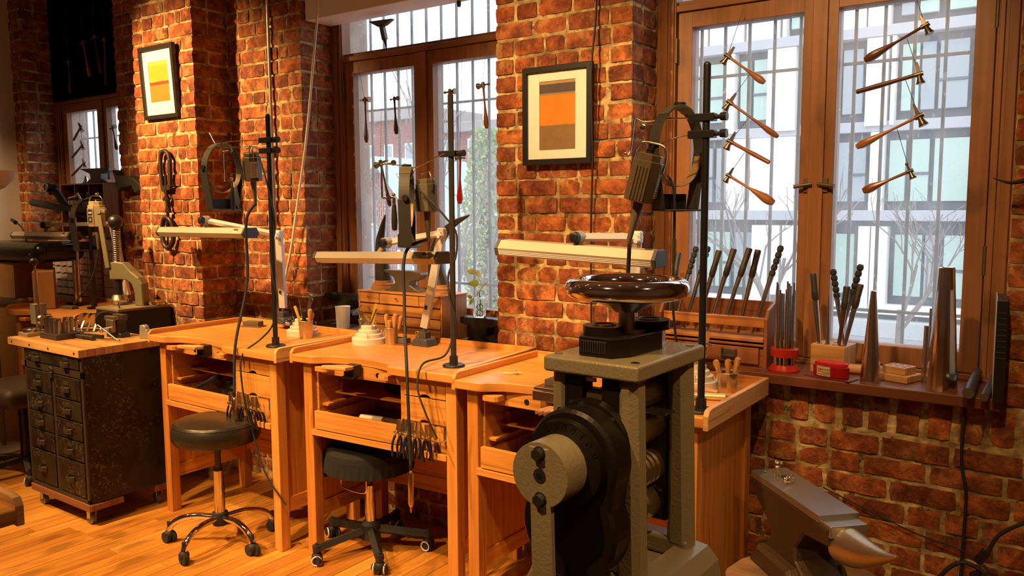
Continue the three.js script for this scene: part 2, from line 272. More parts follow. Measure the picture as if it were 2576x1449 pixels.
// sills
const M_sill = wood([0.21, 0.075, 0.035], { rough: 0.42, map: T_grain });
{ const s = struct('trim_sill_1'); part(s, 'sill_board', [bx(-1.56, -0.2, 0.94, 0.978, -3.225, -2.945, 0.004), bx(-1.525, -0.21, 0.978, 0.99, -3.235, -3.2, 0.003)], M_sill); }
{ const s = struct('trim_sill_2'); part(s, 'sill_board', [bx(-3.51, -2.212, 0.92, 0.932, -3.25, -3.0, 0.003)], std([0.12, 0.1, 0.085], 0.7)); part(s, 'apron', bx(-3.51, -2.212, 0.932, 0.99, -3.24, -3.222, 0.003), M_frame); }
{ const s = struct('trim_sill_3'); part(s, 'sill_board', [bx(-6.655, -5.365, 0.92, 0.945, -3.25, -2.99, 0.003)], M_sill); part(s, 'apron', bx(-6.655, -5.365, 0.945, 0.99, -3.24, -3.222, 0.003), M_frame); }
{ const s = struct('trim_valance'); part(s, 'valance_board', bx(-3.5, -2.23, 2.585, 2.70, -3.21, -3.03, 0.004), M_white); }
// ---------------------------------------------------------------- across the street and the yards
const M_panel = [0.86, 0.83, 0.8].map((k, i) => std([k, k * 0.965, k * 0.95], 0.7)), M_dark = std([0.085, 0.105, 0.135], 0.5), M_greenGlass = std([0.4, 0.56, 0.5], 0.12), M_greyGlass = std([0.3, 0.36, 0.4], 0.1), M_ledge = std([0.42, 0.43, 0.47], 0.8);
{ const g = struct('ground_outside'); part(g, 'street', bx(-70, 40, -3.3, -3.0, -70, -3.6, 0.01), std([0.33, 0.34, 0.35], 0.9)); }
{
  // facade seen through the nearest window: x as seen at 16 m, moved out to 30 m
  const K = 30 / 16, fx = (x) => x * K, fy = (y) => 1.6 + (y - 1.6) * K, b = thing('street_office_building', 'modern white panelled office building with dark window bands across the street', 'building', [0, 0, -30]);
  part(b, 'wall', bx(fx(-9), fx(0.4), -3, fy(8), -12, -0.6, 0.02), M_dark);
  const rows = [[4.62, 6.4], [2.95, 4.6], [1.34, 2.92], [-0.38, 1.22]];
  // panels and windows per storey: [x0, x1, kind]; p panel, g green glass, w grey glass
  const plan = [
    [[-9, -7.2, 'p'], [-7.15, -6.5, 'p'], [-6.45, -5.75, 'p'], [-5.7, -5.05, 'p'], [-5.0, -4.93, 'p'], [-4.88, -4.45, 'g'], [-4.4, -4.1, 'g'], [-4.0, -3.5, 'p'], [-3.47, -3.1, 'p'], [-2.95, -2.7, 'w'], [-2.65, -2.35, 'g'], [-2.2, -1.4, 'g'], [-1.3, -0.6, 'g'], [-0.5, 0.3, 'p']],
    [[-9, -7.6, 'p'], [-7.5, -6.95, 'g'], [-6.85, -6.2, 'g'], [-6.15, -5.92, 'p'], [-5.85, -5.65, 'g'], [-5.58, -5.3, 'g'], [-5.27, -4.72, 'p'], [-4.62, -4.35, 'w'], [-4.3, -3.95, 'w'], [-3.9, -3.55, 'w'], [-3.47, -3.1, 'p'], [-3.05, -2.98, 'p'], [-2.9, -2.62, 'g'], [-2.58, -2.36, 'w'], [-2.3, -1.85, 'w'], [-1.78, -1.3, 'g'], [-1.2, 0.3, 'p']],
    [[-9, -7.2, 'g'], [-7.05, -6.4, 'w'], [-6.32, -6.1, 'w'], [-6.05, -5.6, 'p'], [-5.57, -5.15, 'p'], [-5.12, -4.7, 'p'], [-4.6, -3.75, 'w'], [-3.7, -3.45, 'w'], [-3.35, -3.12, 'p'], [-3.05, -2.78, 'g'], [-2.7, -2.4, 'g'], [-2.32, -1.6, 'g'], [-1.5, -0.9, 'g'], [-0.8, 0.3, 'p']],
    [[-9, -7.4, 'g'], [-7.2, -6.75, 'p'], [-6.6, -6.35, 'g'], [-6.3, -6.0, 'g'], [-5.9, -5.55, 'w'], [-5.5, -4.95, 'p'], [-4.9, -4.4, 'p'], [-4.2, -3.6, 'g'], [-3.5, -3.3, 'p'], [-3.28, -3.0, 'p'], [-2.9, -2.45, 'g'], [-2.4, -2.2, 'w'], [-2.1, -1.6, 'g'], [-1.5, -1.1, 'p'], [-1.0, 0.3, 'g']],
  ];
  plan.forEach((row, r) => row.forEach(([x0, x1, k], i) => {
    const [y0, y1] = rows[r];
    if (k === 'p') part(b, 'panel', bx(fx(x0), fx(x1), fy(y0 + 0.03), fy(y1 - 0.05), -0.5, 0, 0.02), M_panel[(i + r) % 3]);
    else { const g = part(b, 'window', [bx(fx(x0), fx(x1), fy(y0 + 0.28), fy(y1 - 0.2), -0.5, -0.3, 0.02)], k === 'g' ? M_greenGlass : M_greyGlass); if ((i + r) % 3 === 0) part(g, 'rail', bx(fx(x0), fx(x1), fy(y0 + 0.75), fy(y0 + 0.8), -0.35, -0.25, 0.01), M_dark); }
  }));
  rows.forEach(([y0], r) => part(b, 'ledge', bx(fx(-9), fx(0.4), fy(y0 - 0.07), fy(y0 + 0.12), -0.5, 0.08 - 0.2 * (r % 2), 0.02), r < 3 ? M_ledge : M_panel[0]));
  part(b, 'plinth', bx(fx(-9), fx(0.4), -3, fy(-0.55), -0.5, 0.3, 0.02), std([0.5, 0.52, 0.53], 0.8));
}
const M_farBrick = (() => { const t = tex(256, (u, v) => { const r = Math.floor(v * 16), x = (u * 8 + (r % 2) * 0.5) % 1, y = (v * 16) % 1; const m = x < 0.06 || y < 0.16; const k = 0.85 + 0.3 * noiseGrid(64, 5)(Math.floor(u * 8 + (r % 2) * 0.5) % 8 + 0.5, r + 0.5) - 0.15; return m ? [0.78, 0.7, 0.66] : [0.62 * k, 0.24 * k, 0.2 * k]; }, true, [1 / 1.76, 1 / 1.22]); const m = std([0.9, 0.9, 0.9], 0.9, 0, { map: t }); m.userData.metres = true; return m; })();
const M_greenRoof = std([0.42, 0.58, 0.52], 0.6), M_trimOut = std([0.8, 0.8, 0.78], 0.7);
{
  const h = thing('gable_house', 'red brick gabled house with a pale green metal roof', 'house', [-15.6, -3, -18.6]);
  part(h, 'wall', [ext([[-2.6, 0], [1.4, 0], [1.4, 4.1], [-0.08, 5.75], [-2.6, 3.6]], 5, 0)], M_farBrick);
  for (const [a, b] of [[[-0.08, 5.82], [1.7, 3.85]], [[-0.08, 5.82], [-2.9, 3.45]]]) part(h, 'roof_slope', tr(bar([a[0], a[1], 0], [b[0], b[1], 0], 0.22, 5.6, 0, 0.02), 0, 0, 0), M_greenRoof);
  for (const [x, y] of [[-0.35, 3.6], [0.75, 2.9], [0.75, 1.3], [-0.9, 1.2]]) { const w = part(h, 'window', bx(x - 0.3, x + 0.3, y - 0.5, y + 0.5, 2.42, 2.56, 0.01), M_trimOut); part(w, 'pane', bx(x - 0.23, x + 0.23, y - 0.43, y + 0.43, 2.55, 2.58, 0.01), M_greyGlass); }
  for (const x of [-0.5, -0.2, 0.1]) part(h, 'chimney_pot', [cyl(0.07, 0.06, 0.55, x, 5.55, -0.6, 10), cyl(0.1, 0.08, 0.08, x, 6.1, -0.6, 10)], M_trimOut);
}
{
  const h = thing('row_house', 'long brick row building with a stepped cornice beyond the yards', 'building', [-34, -3, -40]);
  part(h, 'wall', [bx(-9, -1.2, 0, 10.4, -6, 0, 0.02), bx(-1.2, 7, 0, 9.3, -6, 0.4, 0.02)], M_farBrick); part(h, 'cornice', [bx(-9.2, -1, 10.1, 10.9, -6, 0.5, 0.05), bx(-1.3, 7.2, 9.0, 9.6, -6, 0.8, 0.05)], std([0.35, 0.3, 0.28], 0.9));
  for (let i = 0; i < 8; i++) for (const y of [5.6, 7.9]) { const w = part(h, 'window', bx(-8 + i * 1.85 - 0.4, -8 + i * 1.85 + 0.4, y - 0.7, y + 0.7, 0, i < 4 ? 0.08 : 0.48, 0.02), M_trimOut); part(w, 'pane', bx(-8 + i * 1.85 - 0.3, -8 + i * 1.85 + 0.3, y - 0.6, y + 0.6, 0.02, i < 4 ? 0.1 : 0.5, 0.01), M_greyGlass); }
}
{ const w = solo('garden_wall', 'pale grey rendered yard wall behind the ivy', 'yard wall', [bx(-1.9, 2.6, 0, 3.9, -0.15, 0.15, 0.02), bx(-2, 2.7, 3.9, 4.02, -0.2, 0.2, 0.02)], std([0.55, 0.55, 0.53], 0.9), [-9.6, -3, -13.5]); }
{
  const t = thing('ivy_tree', 'tree overgrown with yellow green ivy in the yard', 'tree', [-9.15, -3, -12.2]), r = mulberry(99);
  part(t, 'trunk', tube([[0, 0, 0], [0.1, 2, 0], [-0.05, 4, 0.1], [0.1, 5.6, 0]], 0.12, 8), std([0.16, 0.12, 0.09], 0.9));
  const leaf = new THREE.PlaneGeometry(0.05, 0.045), n = 8000, im = new THREE.InstancedMesh(leaf, new THREE.MeshPhysicalMaterial({ color: lin(0.5, 0.52, 0.33), roughness: 0.9, transmission: 0.35, thickness: 0, side: THREE.DoubleSide }), n); im.name = 'foliage'; im.userData.kind = 'stuff';
  for (let i = 0; i < n; i++) { const y = 2.2 + r() * 3.8, k = 0.62 - 0.3 * Math.abs(y - 4) / 2, a = r() * 6.283, q = Math.sqrt(r()) * k; im.setMatrixAt(i, new THREE.Matrix4().compose(V(Math.cos(a) * q, y, Math.sin(a) * q), new THREE.Quaternion().setFromEuler(new THREE.Euler(r() * 6, r() * 6, r() * 6)), V(1, 1, 1).multiplyScalar(0.6 + r() * 0.8))); im.setColorAt(i, new THREE.Color().setRGB(0.6 + r() * 0.6, 0.7 + r() * 0.5, 0.5 + r() * 0.5)); }
  t.add(im);
}
function bareTree(p, h, seed, label) {
  const t = thing('bare_tree', label, 'tree', p), r = mulberry(seed), gs = [], go = (a, d, L, rad, lev) => { const m = a.clone().addScaledVector(d, L * 0.5).add(V(r() - 0.5, 0, r() - 0.5).multiplyScalar(L * 0.08)), e = a.clone().addScaledVector(d, L); gs.push(tube([a.toArray(), m.toArray(), e.toArray()], rad, 5, 5)); if (lev > 4) return; const n = lev < 2 ? 3 : 2; for (let i = 0; i < n; i++) go(a.clone().lerp(e, 0.55 + 0.45 * r()), d.clone().add(V(r() - 0.5, r() * 0.3 - 0.05, r() - 0.5).multiplyScalar(1.5)).normalize(), L * (0.62 + 0.2 * r()), rad * 0.62, lev + 1); };
  go(V(0, 0, 0), V(0, 1, 0), h * 0.38, h * 0.011, 0); part(t, 'branches', gs, std([0.2, 0.16, 0.14], 0.9));
}
bareTree([-6.3, -3, -20], 6.2, 5, 'thin leafless tree before the white office building'); bareTree([-3.6, -3, -21], 5.4, 12, 'smaller leafless tree before the dark ground floor windows'); bareTree([-8.3, -3, -11], 6.6, 23, 'leafless tree with pale twigs beside the ivy');
// ---------------------------------------------------------------- jewellers' benches
const M_pine = [[0.73, 0.335, 0.075], [0.77, 0.37, 0.09], [0.68, 0.30, 0.062]].map((c) => wood(c, { rough: 0.38, map: T_grain })); const M_pineTop = M_pine[1], M_pinePale = wood([0.80, 0.49, 0.2], { rough: 0.5, map: T_grain });
const M_steel = std([0.56, 0.54, 0.5], 0.28, 1), M_darkSteel = std([0.10, 0.095, 0.09], 0.42, 0.8), M_chrome = std([0.86, 0.85, 0.83], 0.06, 1), M_black = std([0.012, 0.012, 0.013], 0.4), M_rubber = std([0.02, 0.02, 0.021], 0.65), M_brass = std([0.78, 0.55, 0.2], 0.25, 1);
function bench(label, p, turn, W, { open = true } = {}) {
  const b = thing('jewellers_bench', label, 'workbench', p, turn, 'jewellers benches along the window wall'), D = 0.5, H = 0.94;
  const P = (name, geo, i = 0) => part(b, name, geo, M_pine[i % 3]);
  // top with the curved cut-out at the front
  const c0 = 0.10, c1 = 0.545 * W / 0.88, s = new THREE.Shape(), f = 0.035;
  s.moveTo(-0.03, -D - 0.03); s.lineTo(W + 0.03, -D - 0.03); s.lineTo(W + 0.03, f); s.lineTo(c1 + 0.02, f); s.bezierCurveTo(c1 - 0.03, f, c1 - 0.01, f - 0.05, c1 - 0.05, f - 0.055); s.bezierCurveTo(c1 - 0.14, f - 0.085, c0 + 0.16, f - 0.085, c0 + 0.06, f - 0.055); s.bezierCurveTo(c0, f - 0.03, c0 + 0.01, f, c0 - 0.045, f); s.lineTo(-0.03, f); s.closePath();
  part(b, 'top', ext(s, 0.034, 0.003, 10).rotateX(Math.PI / 2).translate(0, H - 0.017, 0), M_pineTop);
  const railShape = [[f, 0.9], [f, 0.945], [f - 0.012, 0.962], [f - 0.03, 0.966], [-D - 0.045, 0.966], [-D - 0.045, 0.9]];
  for (const x of [-0.038, W + 0.038]) part(b, 'side_rail', ext(railShape, 0.018, 0.002).rotateY(-Math.PI / 2).translate(x, 0, 0), x < 0 ? M_pine[1] : M_pinePale);
  P('back_rail', bx(-0.03, W + 0.03, 0.9, 0.966, -D - 0.046, -D - 0.03), 1);
  for (const x of [0, W - 0.052]) for (const z of [0, -D + 0.052]) P('leg', bx(x, x + 0.052, 0, 0.905, z - 0.052, z, 0.004), x ? 1 : 2);
  for (const x of [0.012, W - 0.028]) { P('side_panel', bx(x, x + 0.016, 0.24, 0.905, -D + 0.05, -0.05), 0); P('side_stretcher', bx(x - 0.006, x + 0.022, 0.175, 0.245, -D + 0.05, -0.05), 1); }
  P('back_panel', bx(0.05, W - 0.05, 0.3, 0.905, -D + 0.01, -D + 0.026), 2); P('back_stretcher', bx(0.05, W - 0.05, 0.225, 0.3, -D + 0.005, -D + 0.03), 0);
  const dv = 0.575 * W / 0.88;
  // board that carries the bench pin, with dowel holes
  P('bench_board', bx(0.07, dv + 0.03, 0.848, 0.905, -0.075, -0.042), 1);
  for (const x of [0.235, 0.42]) part(b, 'dowel_hole', tr(cyl(0.011, 0.011, 0.002, 0, 0, 0, 14), x * W / 0.88, 0.876, -0.0425, 90), M_black);
  for (const [x, w] of [[0.115, 0.075], [c1 - 0.05, 0.055]]) P('arm_rest', ext([[-w / 2, 0], [w / 2 - 0.012, 0], [w / 2, 0.01], [w / 2, 0.05], [w / 2 - 0.01, 0.06], [-w / 2 + 0.012, 0.06], [-w / 2, 0.048]], 0.024, 0.003).rotateX(Math.PI / 2).translate(x, 0.882, -0.044), 1);
  P('divider', bx(dv, dv + 0.02, 0.6, 0.905, -D + 0.03, -0.012), 2); P('cavity_side', bx(0.052, 0.064, 0.6, 0.9, -D + 0.03, -0.03), 1);
  P('front_rail', bx(0.045, W - 0.05, 0.575, 0.602, -0.05, 0.006), 1);
  // drawers with a scooped grip
  for (const [y0, y1] of [[0.822, 0.903], [0.716, 0.818]]) { const m = (dv + 0.02 + W - 0.052) / 2, hw = (W - 0.052 - dv - 0.02) / 2 - 0.004, g = new THREE.Shape(); g.moveTo(-hw, y0); g.lineTo(-0.03, y0); g.bezierCurveTo(-0.02, y0 + 0.016, 0.02, y0 + 0.016, 0.03, y0); g.lineTo(hw, y0); g.lineTo(hw, y1); g.lineTo(-hw, y1); g.closePath(); const d = P('drawer', [ext(g, 0.018, 0.002, 6).translate(m, 0, -0.015)], y0 > 0.8 ? 0 : 1); part(d, 'drawer_box', bx(m - hw + 0.01, m + hw - 0.01, y0 + 0.012, y1 - 0.02, -D + 0.06, -0.024), M_pine[2]); }
  P('rack_panel', bx(dv + 0.022, W - 0.054, 0.604, 0.713, -0.03, -0.012), 0);
  // pull-out tray and the slide-out shelf above it
  const tr0 = 0.066, tr1 = dv - 0.004;
  const ty = P('tray', [bx(tr0, tr1, 0.606, 0.688, -0.016, 0.004), bx(tr0, tr0 + 0.012, 0.606, 0.67, -0.42, -0.016), bx(tr1 - 0.012, tr1, 0.606, 0.67, -0.42, -0.016), bx(tr0, tr1, 0.606, 0.67, -0.432, -0.42)], 1);
  part(ty, 'tray_floor', bx(tr0 + 0.01, tr1 - 0.01, 0.608, 0.614, -0.42, -0.016), std([0.2, 0.1, 0.05], 0.8));
  P('shelf', [bx(0.064, dv, 0.742, 0.75, -D + 0.03, -0.13), bx(0.064, 0.084, 0.75, 0.79, -D + 0.05, -0.16), bx(0.064, 0.1, 0.70, 0.712, -D + 0.03, -0.05)], 2);
  return b;
}
const bench1 = bench('pine bench before the brick pilaster and recess with a chrome stool under it', [-3.905, 0, -2.345], 0, 0.93), bench2 = bench('pine bench before the middle window with a black stool under it', [-2.85, 0, -2.395], 0.055, 0.848), bench3 = bench('pine bench behind the rolling mill below the file rack', [-1.905, 0, -2.385], 0, 0.93);
const bench0 = bench('pine bench behind the drawer cabinet, before the far window', [-5.68, 0, -2.42], 0, 0.78);
// ---------------------------------------------------------------- pictures
const M_frameBlack = std([0.018, 0.016, 0.014], 0.35), M_mat = std([0.86, 0.83, 0.76], 0.9);
function picture(name, label, p, tilt, bands, turn = 0) {   // frame 0.345 x 0.415, its middle at p
  const t = thing(name, label, 'picture', p); t.rotation.set(tilt * RAD, 0, turn * RAD);
  const o = new THREE.Shape([[-0.172, -0.207], [0.172, -0.207], [0.172, 0.207], [-0.172, 0.207]].map((q) => new THREE.Vector2(...q))); o.holes.push(new THREE.Path([[-0.148, -0.183], [-0.148, 0.183], [0.148, 0.183], [0.148, -0.183]].map((q) => new THREE.Vector2(...q))));
  part(t, 'frame', ext(o, 0.026, 0.002).translate(0, 0, 0.013), M_frameBlack);
  const mt = new THREE.Shape([[-0.149, -0.184], [0.149, -0.184], [0.149, 0.184], [-0.149, 0.184]].map((q) => new THREE.Vector2(...q))), [w, h, dy] = bands.size; mt.holes.push(new THREE.Path([[-w, dy - h], [-w, dy + h], [w, dy + h], [w, dy - h]].map((q) => new THREE.Vector2(...q))));
  part(t, 'mat', ext(mt, 0.003, 0).translate(0, 0, 0.012), M_mat);
  const nA = fbm(61, 6, 14, 4), nB = fbm(62, 3, 3, 3), print = tex(256, (u, v) => { let y = v + 0.012 * (nA(u, v) - 0.5), c = bands.c[bands.c.length - 1][1]; for (const [top, col] of bands.c) if (y < top) { c = col; break; } const k = 0.88 + 0.2 * nA(u, v) * nB(u, v) + 0.06; return c.map((q) => q * k); });
  part(t, 'print', new THREE.PlaneGeometry(2 * w + 0.004, 2 * h + 0.004).translate(0, dy, 0.011), std([1, 1, 1], 0.8, 0, { map: print }));
  part(t, 'backing', bx(-0.15, 0.15, -0.185, 0.185, 0.002, 0.009, 0.001), M_mat);
  return t;
}
picture('framed_print', 'black framed abstract print of orange field with a red band', [-4.45, 2.314, -2.765], 3.2, { size: [0.098, 0.115, 0.005], c: [[0.42, [0.93, 0.45, 0.12]], [0.5, [0.86, 0.22, 0.1]], [0.9, [0.96, 0.6, 0.14]], [1, [0.97, 0.72, 0.3]]] });
picture('framed_print', 'black framed abstract print with ochre block between grey bands', [-1.873, 1.976, -2.992], 0, { size: [0.09, 0.145, 0], c: [[0.36, [0.52, 0.42, 0.27]], [0.79, [0.83, 0.52, 0.13]], [0.82, [0.6, 0.5, 0.36]], [0.95, [0.33, 0.3, 0.3]], [1, [0.66, 0.55, 0.38]]] });

// ---------------------------------------------------------------- wall conduit and cords
solo('wall_conduit', 'bare metal conduit pipe running down the recess wall', 'conduit', [rod([0, 0, 0], [-0.01, 1.95, 0], 0.0085), ...[0.4, 1.0, 1.6].map((y) => bx(-0.022, 0.016, y, y + 0.014, -0.012, 0.0, 0.001))], std([0.62, 0.56, 0.44], 0.3, 0.9), [-3.745, 0.97, -2.985]);
solo('pendant_cord', 'white cord slung down across the brick recess', 'cord', tube([[0, 0.33, 0], [0, 0, 0], [-0.048, -0.297, 0], [-0.123, -0.705, 0], [-0.215, -1.065, 0], [-0.272, -1.284, 0], [-0.325, -1.44, 0]], 0.0065, 8, 50), std([0.78, 0.66, 0.5], 0.5), [-3.324, 2.647, -2.965]);
solo('wall_cable', 'thin black cable running down the brick pier beside the ochre print', 'cable', tube([[0.005, 1.3, 0], [0, 0.9, 0.004], [-0.004, 0.7, 0.03], [-0.008, 0.3, 0.012], [-0.018, 0.06, 0.004], [-0.014, -0.4, 0.004]], 0.0042, 6, 40), M_rubber, [-1.69, 1.46, -2.987]);
// old clamps hung on the pilaster
{
  const t = thing('iron_clamp', 'rusty iron ring clamp hung on the brick pilaster under the orange print', 'clamp', [-4.42, 1.66, -2.755]);
  part(t, 'frame', [tube([[-0.05, 0.03, 0], [-0.055, 0.16, 0.005], [-0.045, 0.235, 0.005], [0, 0.26, 0.01], [0.035, 0.24, 0.01], [0.05, 0.2, 0.01]], 0.012, 8, 30), bar([0.05, 0.21, 0.01], [0.045, 0.05, 0.01], 0.022, 0.018), bar([-0.05, 0.04, 0], [0.05, 0.05, 0.01], 0.03, 0.02)], std([0.07, 0.045, 0.03], 0.6, 0.6));
  part(t, 'screw', [rod([0.005, -0.04, 0.012], [0.005, 0.12, 0.012], 0.009), cyl(0.014, 0.014, 0.03, 0.005, -0.03, 0.012, 8), bar([-0.02, -0.02, 0.012], [0.03, -0.02, 0.012], 0.02, 0.02)], std([0.05, 0.035, 0.03], 0.5, 0.7));
  const u = thing('iron_clamp', 'dark iron pipe vise hung on the pilaster behind the lamp', 'clamp', [-4.42, 1.36, -2.755]);
  part(u, 'frame', [tube([[-0.06, 0.03, 0.01], [-0.06, 0.1, 0.01], [-0.02, 0.17, 0.015], [0.03, 0.16, 0.015], [0.06, 0.1, 0.01]], 0.013, 8, 24), tube([[-0.065, 0.07, 0.01], [-0.04, 0.01, 0.012], [0.0, -0.005, 0.012], [0.045, 0.03, 0.012], [0.06, 0.1, 0.01]], 0.014, 8, 24)], std([0.05, 0.035, 0.028], 0.5, 0.6));
  part(u, 'screw', [rod([0.0, 0.1, 0.015], [0.02, 0.245, 0.015], 0.009), ext([[-0.01, 0.2], [0.012, 0.28], [0.03, 0.2]], 0.02).translate(0.01, 0, 0.015)], std([0.06, 0.04, 0.03], 0.45, 0.7));
}
// ---------------------------------------------------------------- hammers hung on threads before the panes
const M_handle = { dark: wood([0.11, 0.035, 0.016], { rough: 0.35, map: T_grain }), mid: wood([0.27, 0.095, 0.032], { rough: 0.3, map: T_grain }), pale: wood([0.4, 0.18, 0.06], { rough: 0.35, map: T_grain }), red: std([0.42, 0.012, 0.014], 0.25) }, M_head = std([0.2, 0.16, 0.11], 0.32, 0.9), M_thread = std([0.1, 0.1, 0.1], 0.8);
function hammer(label, head, tail, { w = 'mid', fat = 1, style = 'planish', flip = 1, top, group = 'hammers hung before the panes', size = 1 } = {}) {
  const t = thing('hanging_hammer', label, 'hammer', head, 0, group), d = V(tail[0] - head[0], tail[1] - head[1], (tail[2] ?? head[2]) - head[2]), L = d.length();
  const q = new THREE.Quaternion().setFromUnitVectors(V(0, -1, 0), d.clone().normalize()), g = new THREE.Group(); g.quaternion.copy(q);
  const prof = style === 'straight' ? [[0, 0], [0.0075, -0.004], [0.007, -L * 0.3], [0.0095, -L * 0.6], [0.0085, -L + 0.004], [0, -L]] : [[0, 0.012], [0.006, 0.01], [0.0052, -L * 0.25], [0.0048, -L * 0.45], [0.0075 * fat, -L * 0.62], [0.0125 * fat, -L * 0.8], [0.0125 * fat, -L * 0.9], [0.008 * fat, -L * 0.985], [0, -L]];
  const put = (name, geo, m) => { const o = part(t, name, geo, m); o.quaternion.copy(q); return o; };
  put('handle', [lathe(prof.slice().reverse(), 12)], M_handle[w]);
  const s = size, hd = [tr(cyl(0.0085 * s, 0.0085 * s, 0.028 * s, 0, -0.014 * s, 0, 10), 0, 0, 0), tr(cyl(0.0065 * s, 0.014 * s, 0.026 * s, 0, 0, 0, 16), flip * 0.004, 0, 0, 0, 0, flip * -90), tr(cyl(0.015 * s, 0.015 * s, 0.006 * s, 0, 0, 0, 18), flip * 0.028 * s, 0, 0, 0, 0, flip * -90)];
  if (style === 'ball') hd.push(tr(cyl(0.006 * s, 0.005 * s, 0.022 * s, 0, 0, 0, 10), 0, 0, 0, 0, 0, flip * 90), ball(0.009 * s, -flip * 0.028 * s, 0, 0));
  else if (style === 'knob') hd.push(tr(cyl(0.005 * s, 0.004 * s, 0.028 * s, 0, 0, 0, 10), 0, 0, 0, 0, 0, flip * 90), ball(0.007 * s, -flip * 0.032 * s, 0, 0));
  else hd.push(ext([[0, -0.008 * s], [-flip * 0.042 * s, -0.002 * s], [-flip * 0.042 * s, 0.003 * s], [0, 0.008 * s]], 0.014 * s, 0.001));
  put('head', hd, M_head);
  if (top) part(t, 'thread', tube([[0, 0, 0.004], [(top[0] - head[0]) * 0.5, (top[1] - head[1]) * 0.5, 0.002], [top[0] - head[0], top[1] - head[1], (top[2] ?? head[2]) - head[2]]], 0.0011, 4, 8), M_thread);
  return t;
}
const ZH = -3.185, P = (x, y) => [x, y, ZH];
hammer('chasing hammer with pear handle, topmost on the string left of the latches', P(-1.207, 2.178), P(-1.057, 2.062), { w: 'pale', fat: 1.15, flip: -1, top: P(-1.15, 2.35) });
hammer('long handled raising hammer, second down the string left of the latches', P(-1.195, 1.998), P(-0.999, 1.852), { w: 'mid', flip: -1, top: [-1.11, 2.11, ZH] });
hammer('straight handled hammer, third down the string left of the latches', P(-1.189, 1.844), P(-1.028, 1.755), { w: 'mid', style: 'straight', flip: -1, top: [-1.12, 1.93, ZH] });
hammer('chasing hammer with egg shaped grip, lowest on the string left of the latches', P(-1.192, 1.71), P(-1.008, 1.599), { w: 'pale', fat: 1.5, flip: -1, top: [-1.13, 1.8, ZH], size: 0.85 });
hammer('raising hammer with paddle grip, topmost on the string right of the latches', P(-0.504, 2.208), P(-0.699, 2.108), { w: 'dark', fat: 1.3, top: P(-0.545, 2.33) });
hammer('thin straight stick hammer with knobbed head, second on the string right of the latches', P(-0.517, 2.044), P(-0.724, 1.999), { w: 'dark', style: 'straight', top: [-0.56, 2.17, ZH] });
hammer('planishing hammer with bright orange handle, third on the string right of the latches', P(-0.51, 1.9), P(-0.716, 1.801), { w: 'pale', fat: 1.2, top: [-0.56, 2.03, ZH], size: 1.1 });
hammer('small brass headed hammer with round grip, lowest on the string right of the latches', P(-0.532, 1.71), P(-0.687, 1.641), { w: 'mid', fat: 1.3, top: [-0.58, 1.86, ZH], style: 'knob', size: 0.85 });
hammer('upright hanging hammer beside the recess reveal, long slim dark handle', P(-3.219, 2.162), P(-3.217, 1.934), { w: 'dark', top: P(-3.268, 2.35) });
hammer('small upright hammer with drop grip hanging in the middle window', P(-3.006, 2.151), P(-2.995, 1.966), { w: 'dark', top: P(-2.98, 2.35), style: 'knob', size: 0.8 });
hammer('ball headed hammer hanging behind the top of the middle stand', P(-2.63, 2.156), P(-2.626, 1.961), { w: 'dark', top: P(-2.633, 2.35), style: 'knob' });
hammer('upright hammer with long paddle handle beside the brick pier', P(-2.422, 2.171), P(-2.403, 1.962), { w: 'mid', top: P(-2.406, 2.35), flip: -1, style: 'knob' });
hammer('hammer with a bright red drop handle hanging in the middle window', P(-2.568, 1.83), P(-2.576, 1.601), { w: 'red', fat: 1.2, top: P(-2.55, 2.35), flip: -1, style: 'knob', size: 0.8 });
hammer('wedge headed hammer hanging tilted behind the middle magnifier', P(-3.112, 1.821), P(-3.051, 1.591), { w: 'dark', flip: -1, top: P(-3.09, 2.35), size: 1.2 });
hammer('small dark hammer, topmost of three hung in the far window', P(-6.207, 2.188), P(-6.321, 2.097), { w: 'dark', style: 'straight', top: P(-6.21, 2.31) });
hammer('small dark hammer, middle one of three hung in the far window', P(-6.196, 2.056), P(-6.36, 1.968), { w: 'dark', style: 'straight', top: P(-6.2, 2.17) });
hammer('small dark hammer, lowest of three hung in the far window', P(-6.186, 1.923), P(-6.377, 1.832), { w: 'dark', style: 'straight', top: P(-6.19, 2.04) });
hammer('dark hammer hanging by the pilaster edge of the far window', P(-5.76, 2.16), P(-5.72, 2.0), { w: 'dark', top: P(-5.76, 2.33), style: 'knob' });
// black cloth over the upper part of the far window, with more hammers before it
solo('window_cloth', 'black cloth covering the upper half of the far window', 'cloth', (() => { const g = new THREE.PlaneGeometry(1.26, 0.93, 60, 2), p = g.attributes.position; for (let i = 0; i < p.count; i++) p.setZ(i, 0.006 * Math.sin(p.getX(i) * 31) + 0.004 * Math.sin(p.getX(i) * 77)); const b = g.clone().translate(0, 0, -0.003); g.computeVertexNormals(); return [g, b]; })(), new THREE.MeshPhysicalMaterial({ color: lin(0.004, 0.004, 0.004), roughness: 1, specularIntensity: 0.1, side: THREE.DoubleSide }), [-6.0, 2.87, -3.2]);
for (const [l, a, b, w] of [['orange handled hammer hung before the black cloth', [-6.054, 2.785], [-5.988, 2.534], 'pale'], ['slim dark hammer hung before the black cloth by the window frame', [-6.278, 2.669], [-6.278, 2.437], 'dark'], ['dark hammer with a white round face hung before the black cloth', [-5.892, 2.806], [-5.829, 2.542], 'dark'], ['long dark stick hung before the black cloth near the pilaster', [-5.761, 2.769], [-5.772, 2.454], 'dark']]) hammer(l, [a[0], a[1], -3.16], [b[0], b[1], -3.16], { w, top: [a[0], 3.25, -3.185], style: l.includes('stick') ? 'straight' : 'planish', group: 'hammers before the black cloth' });
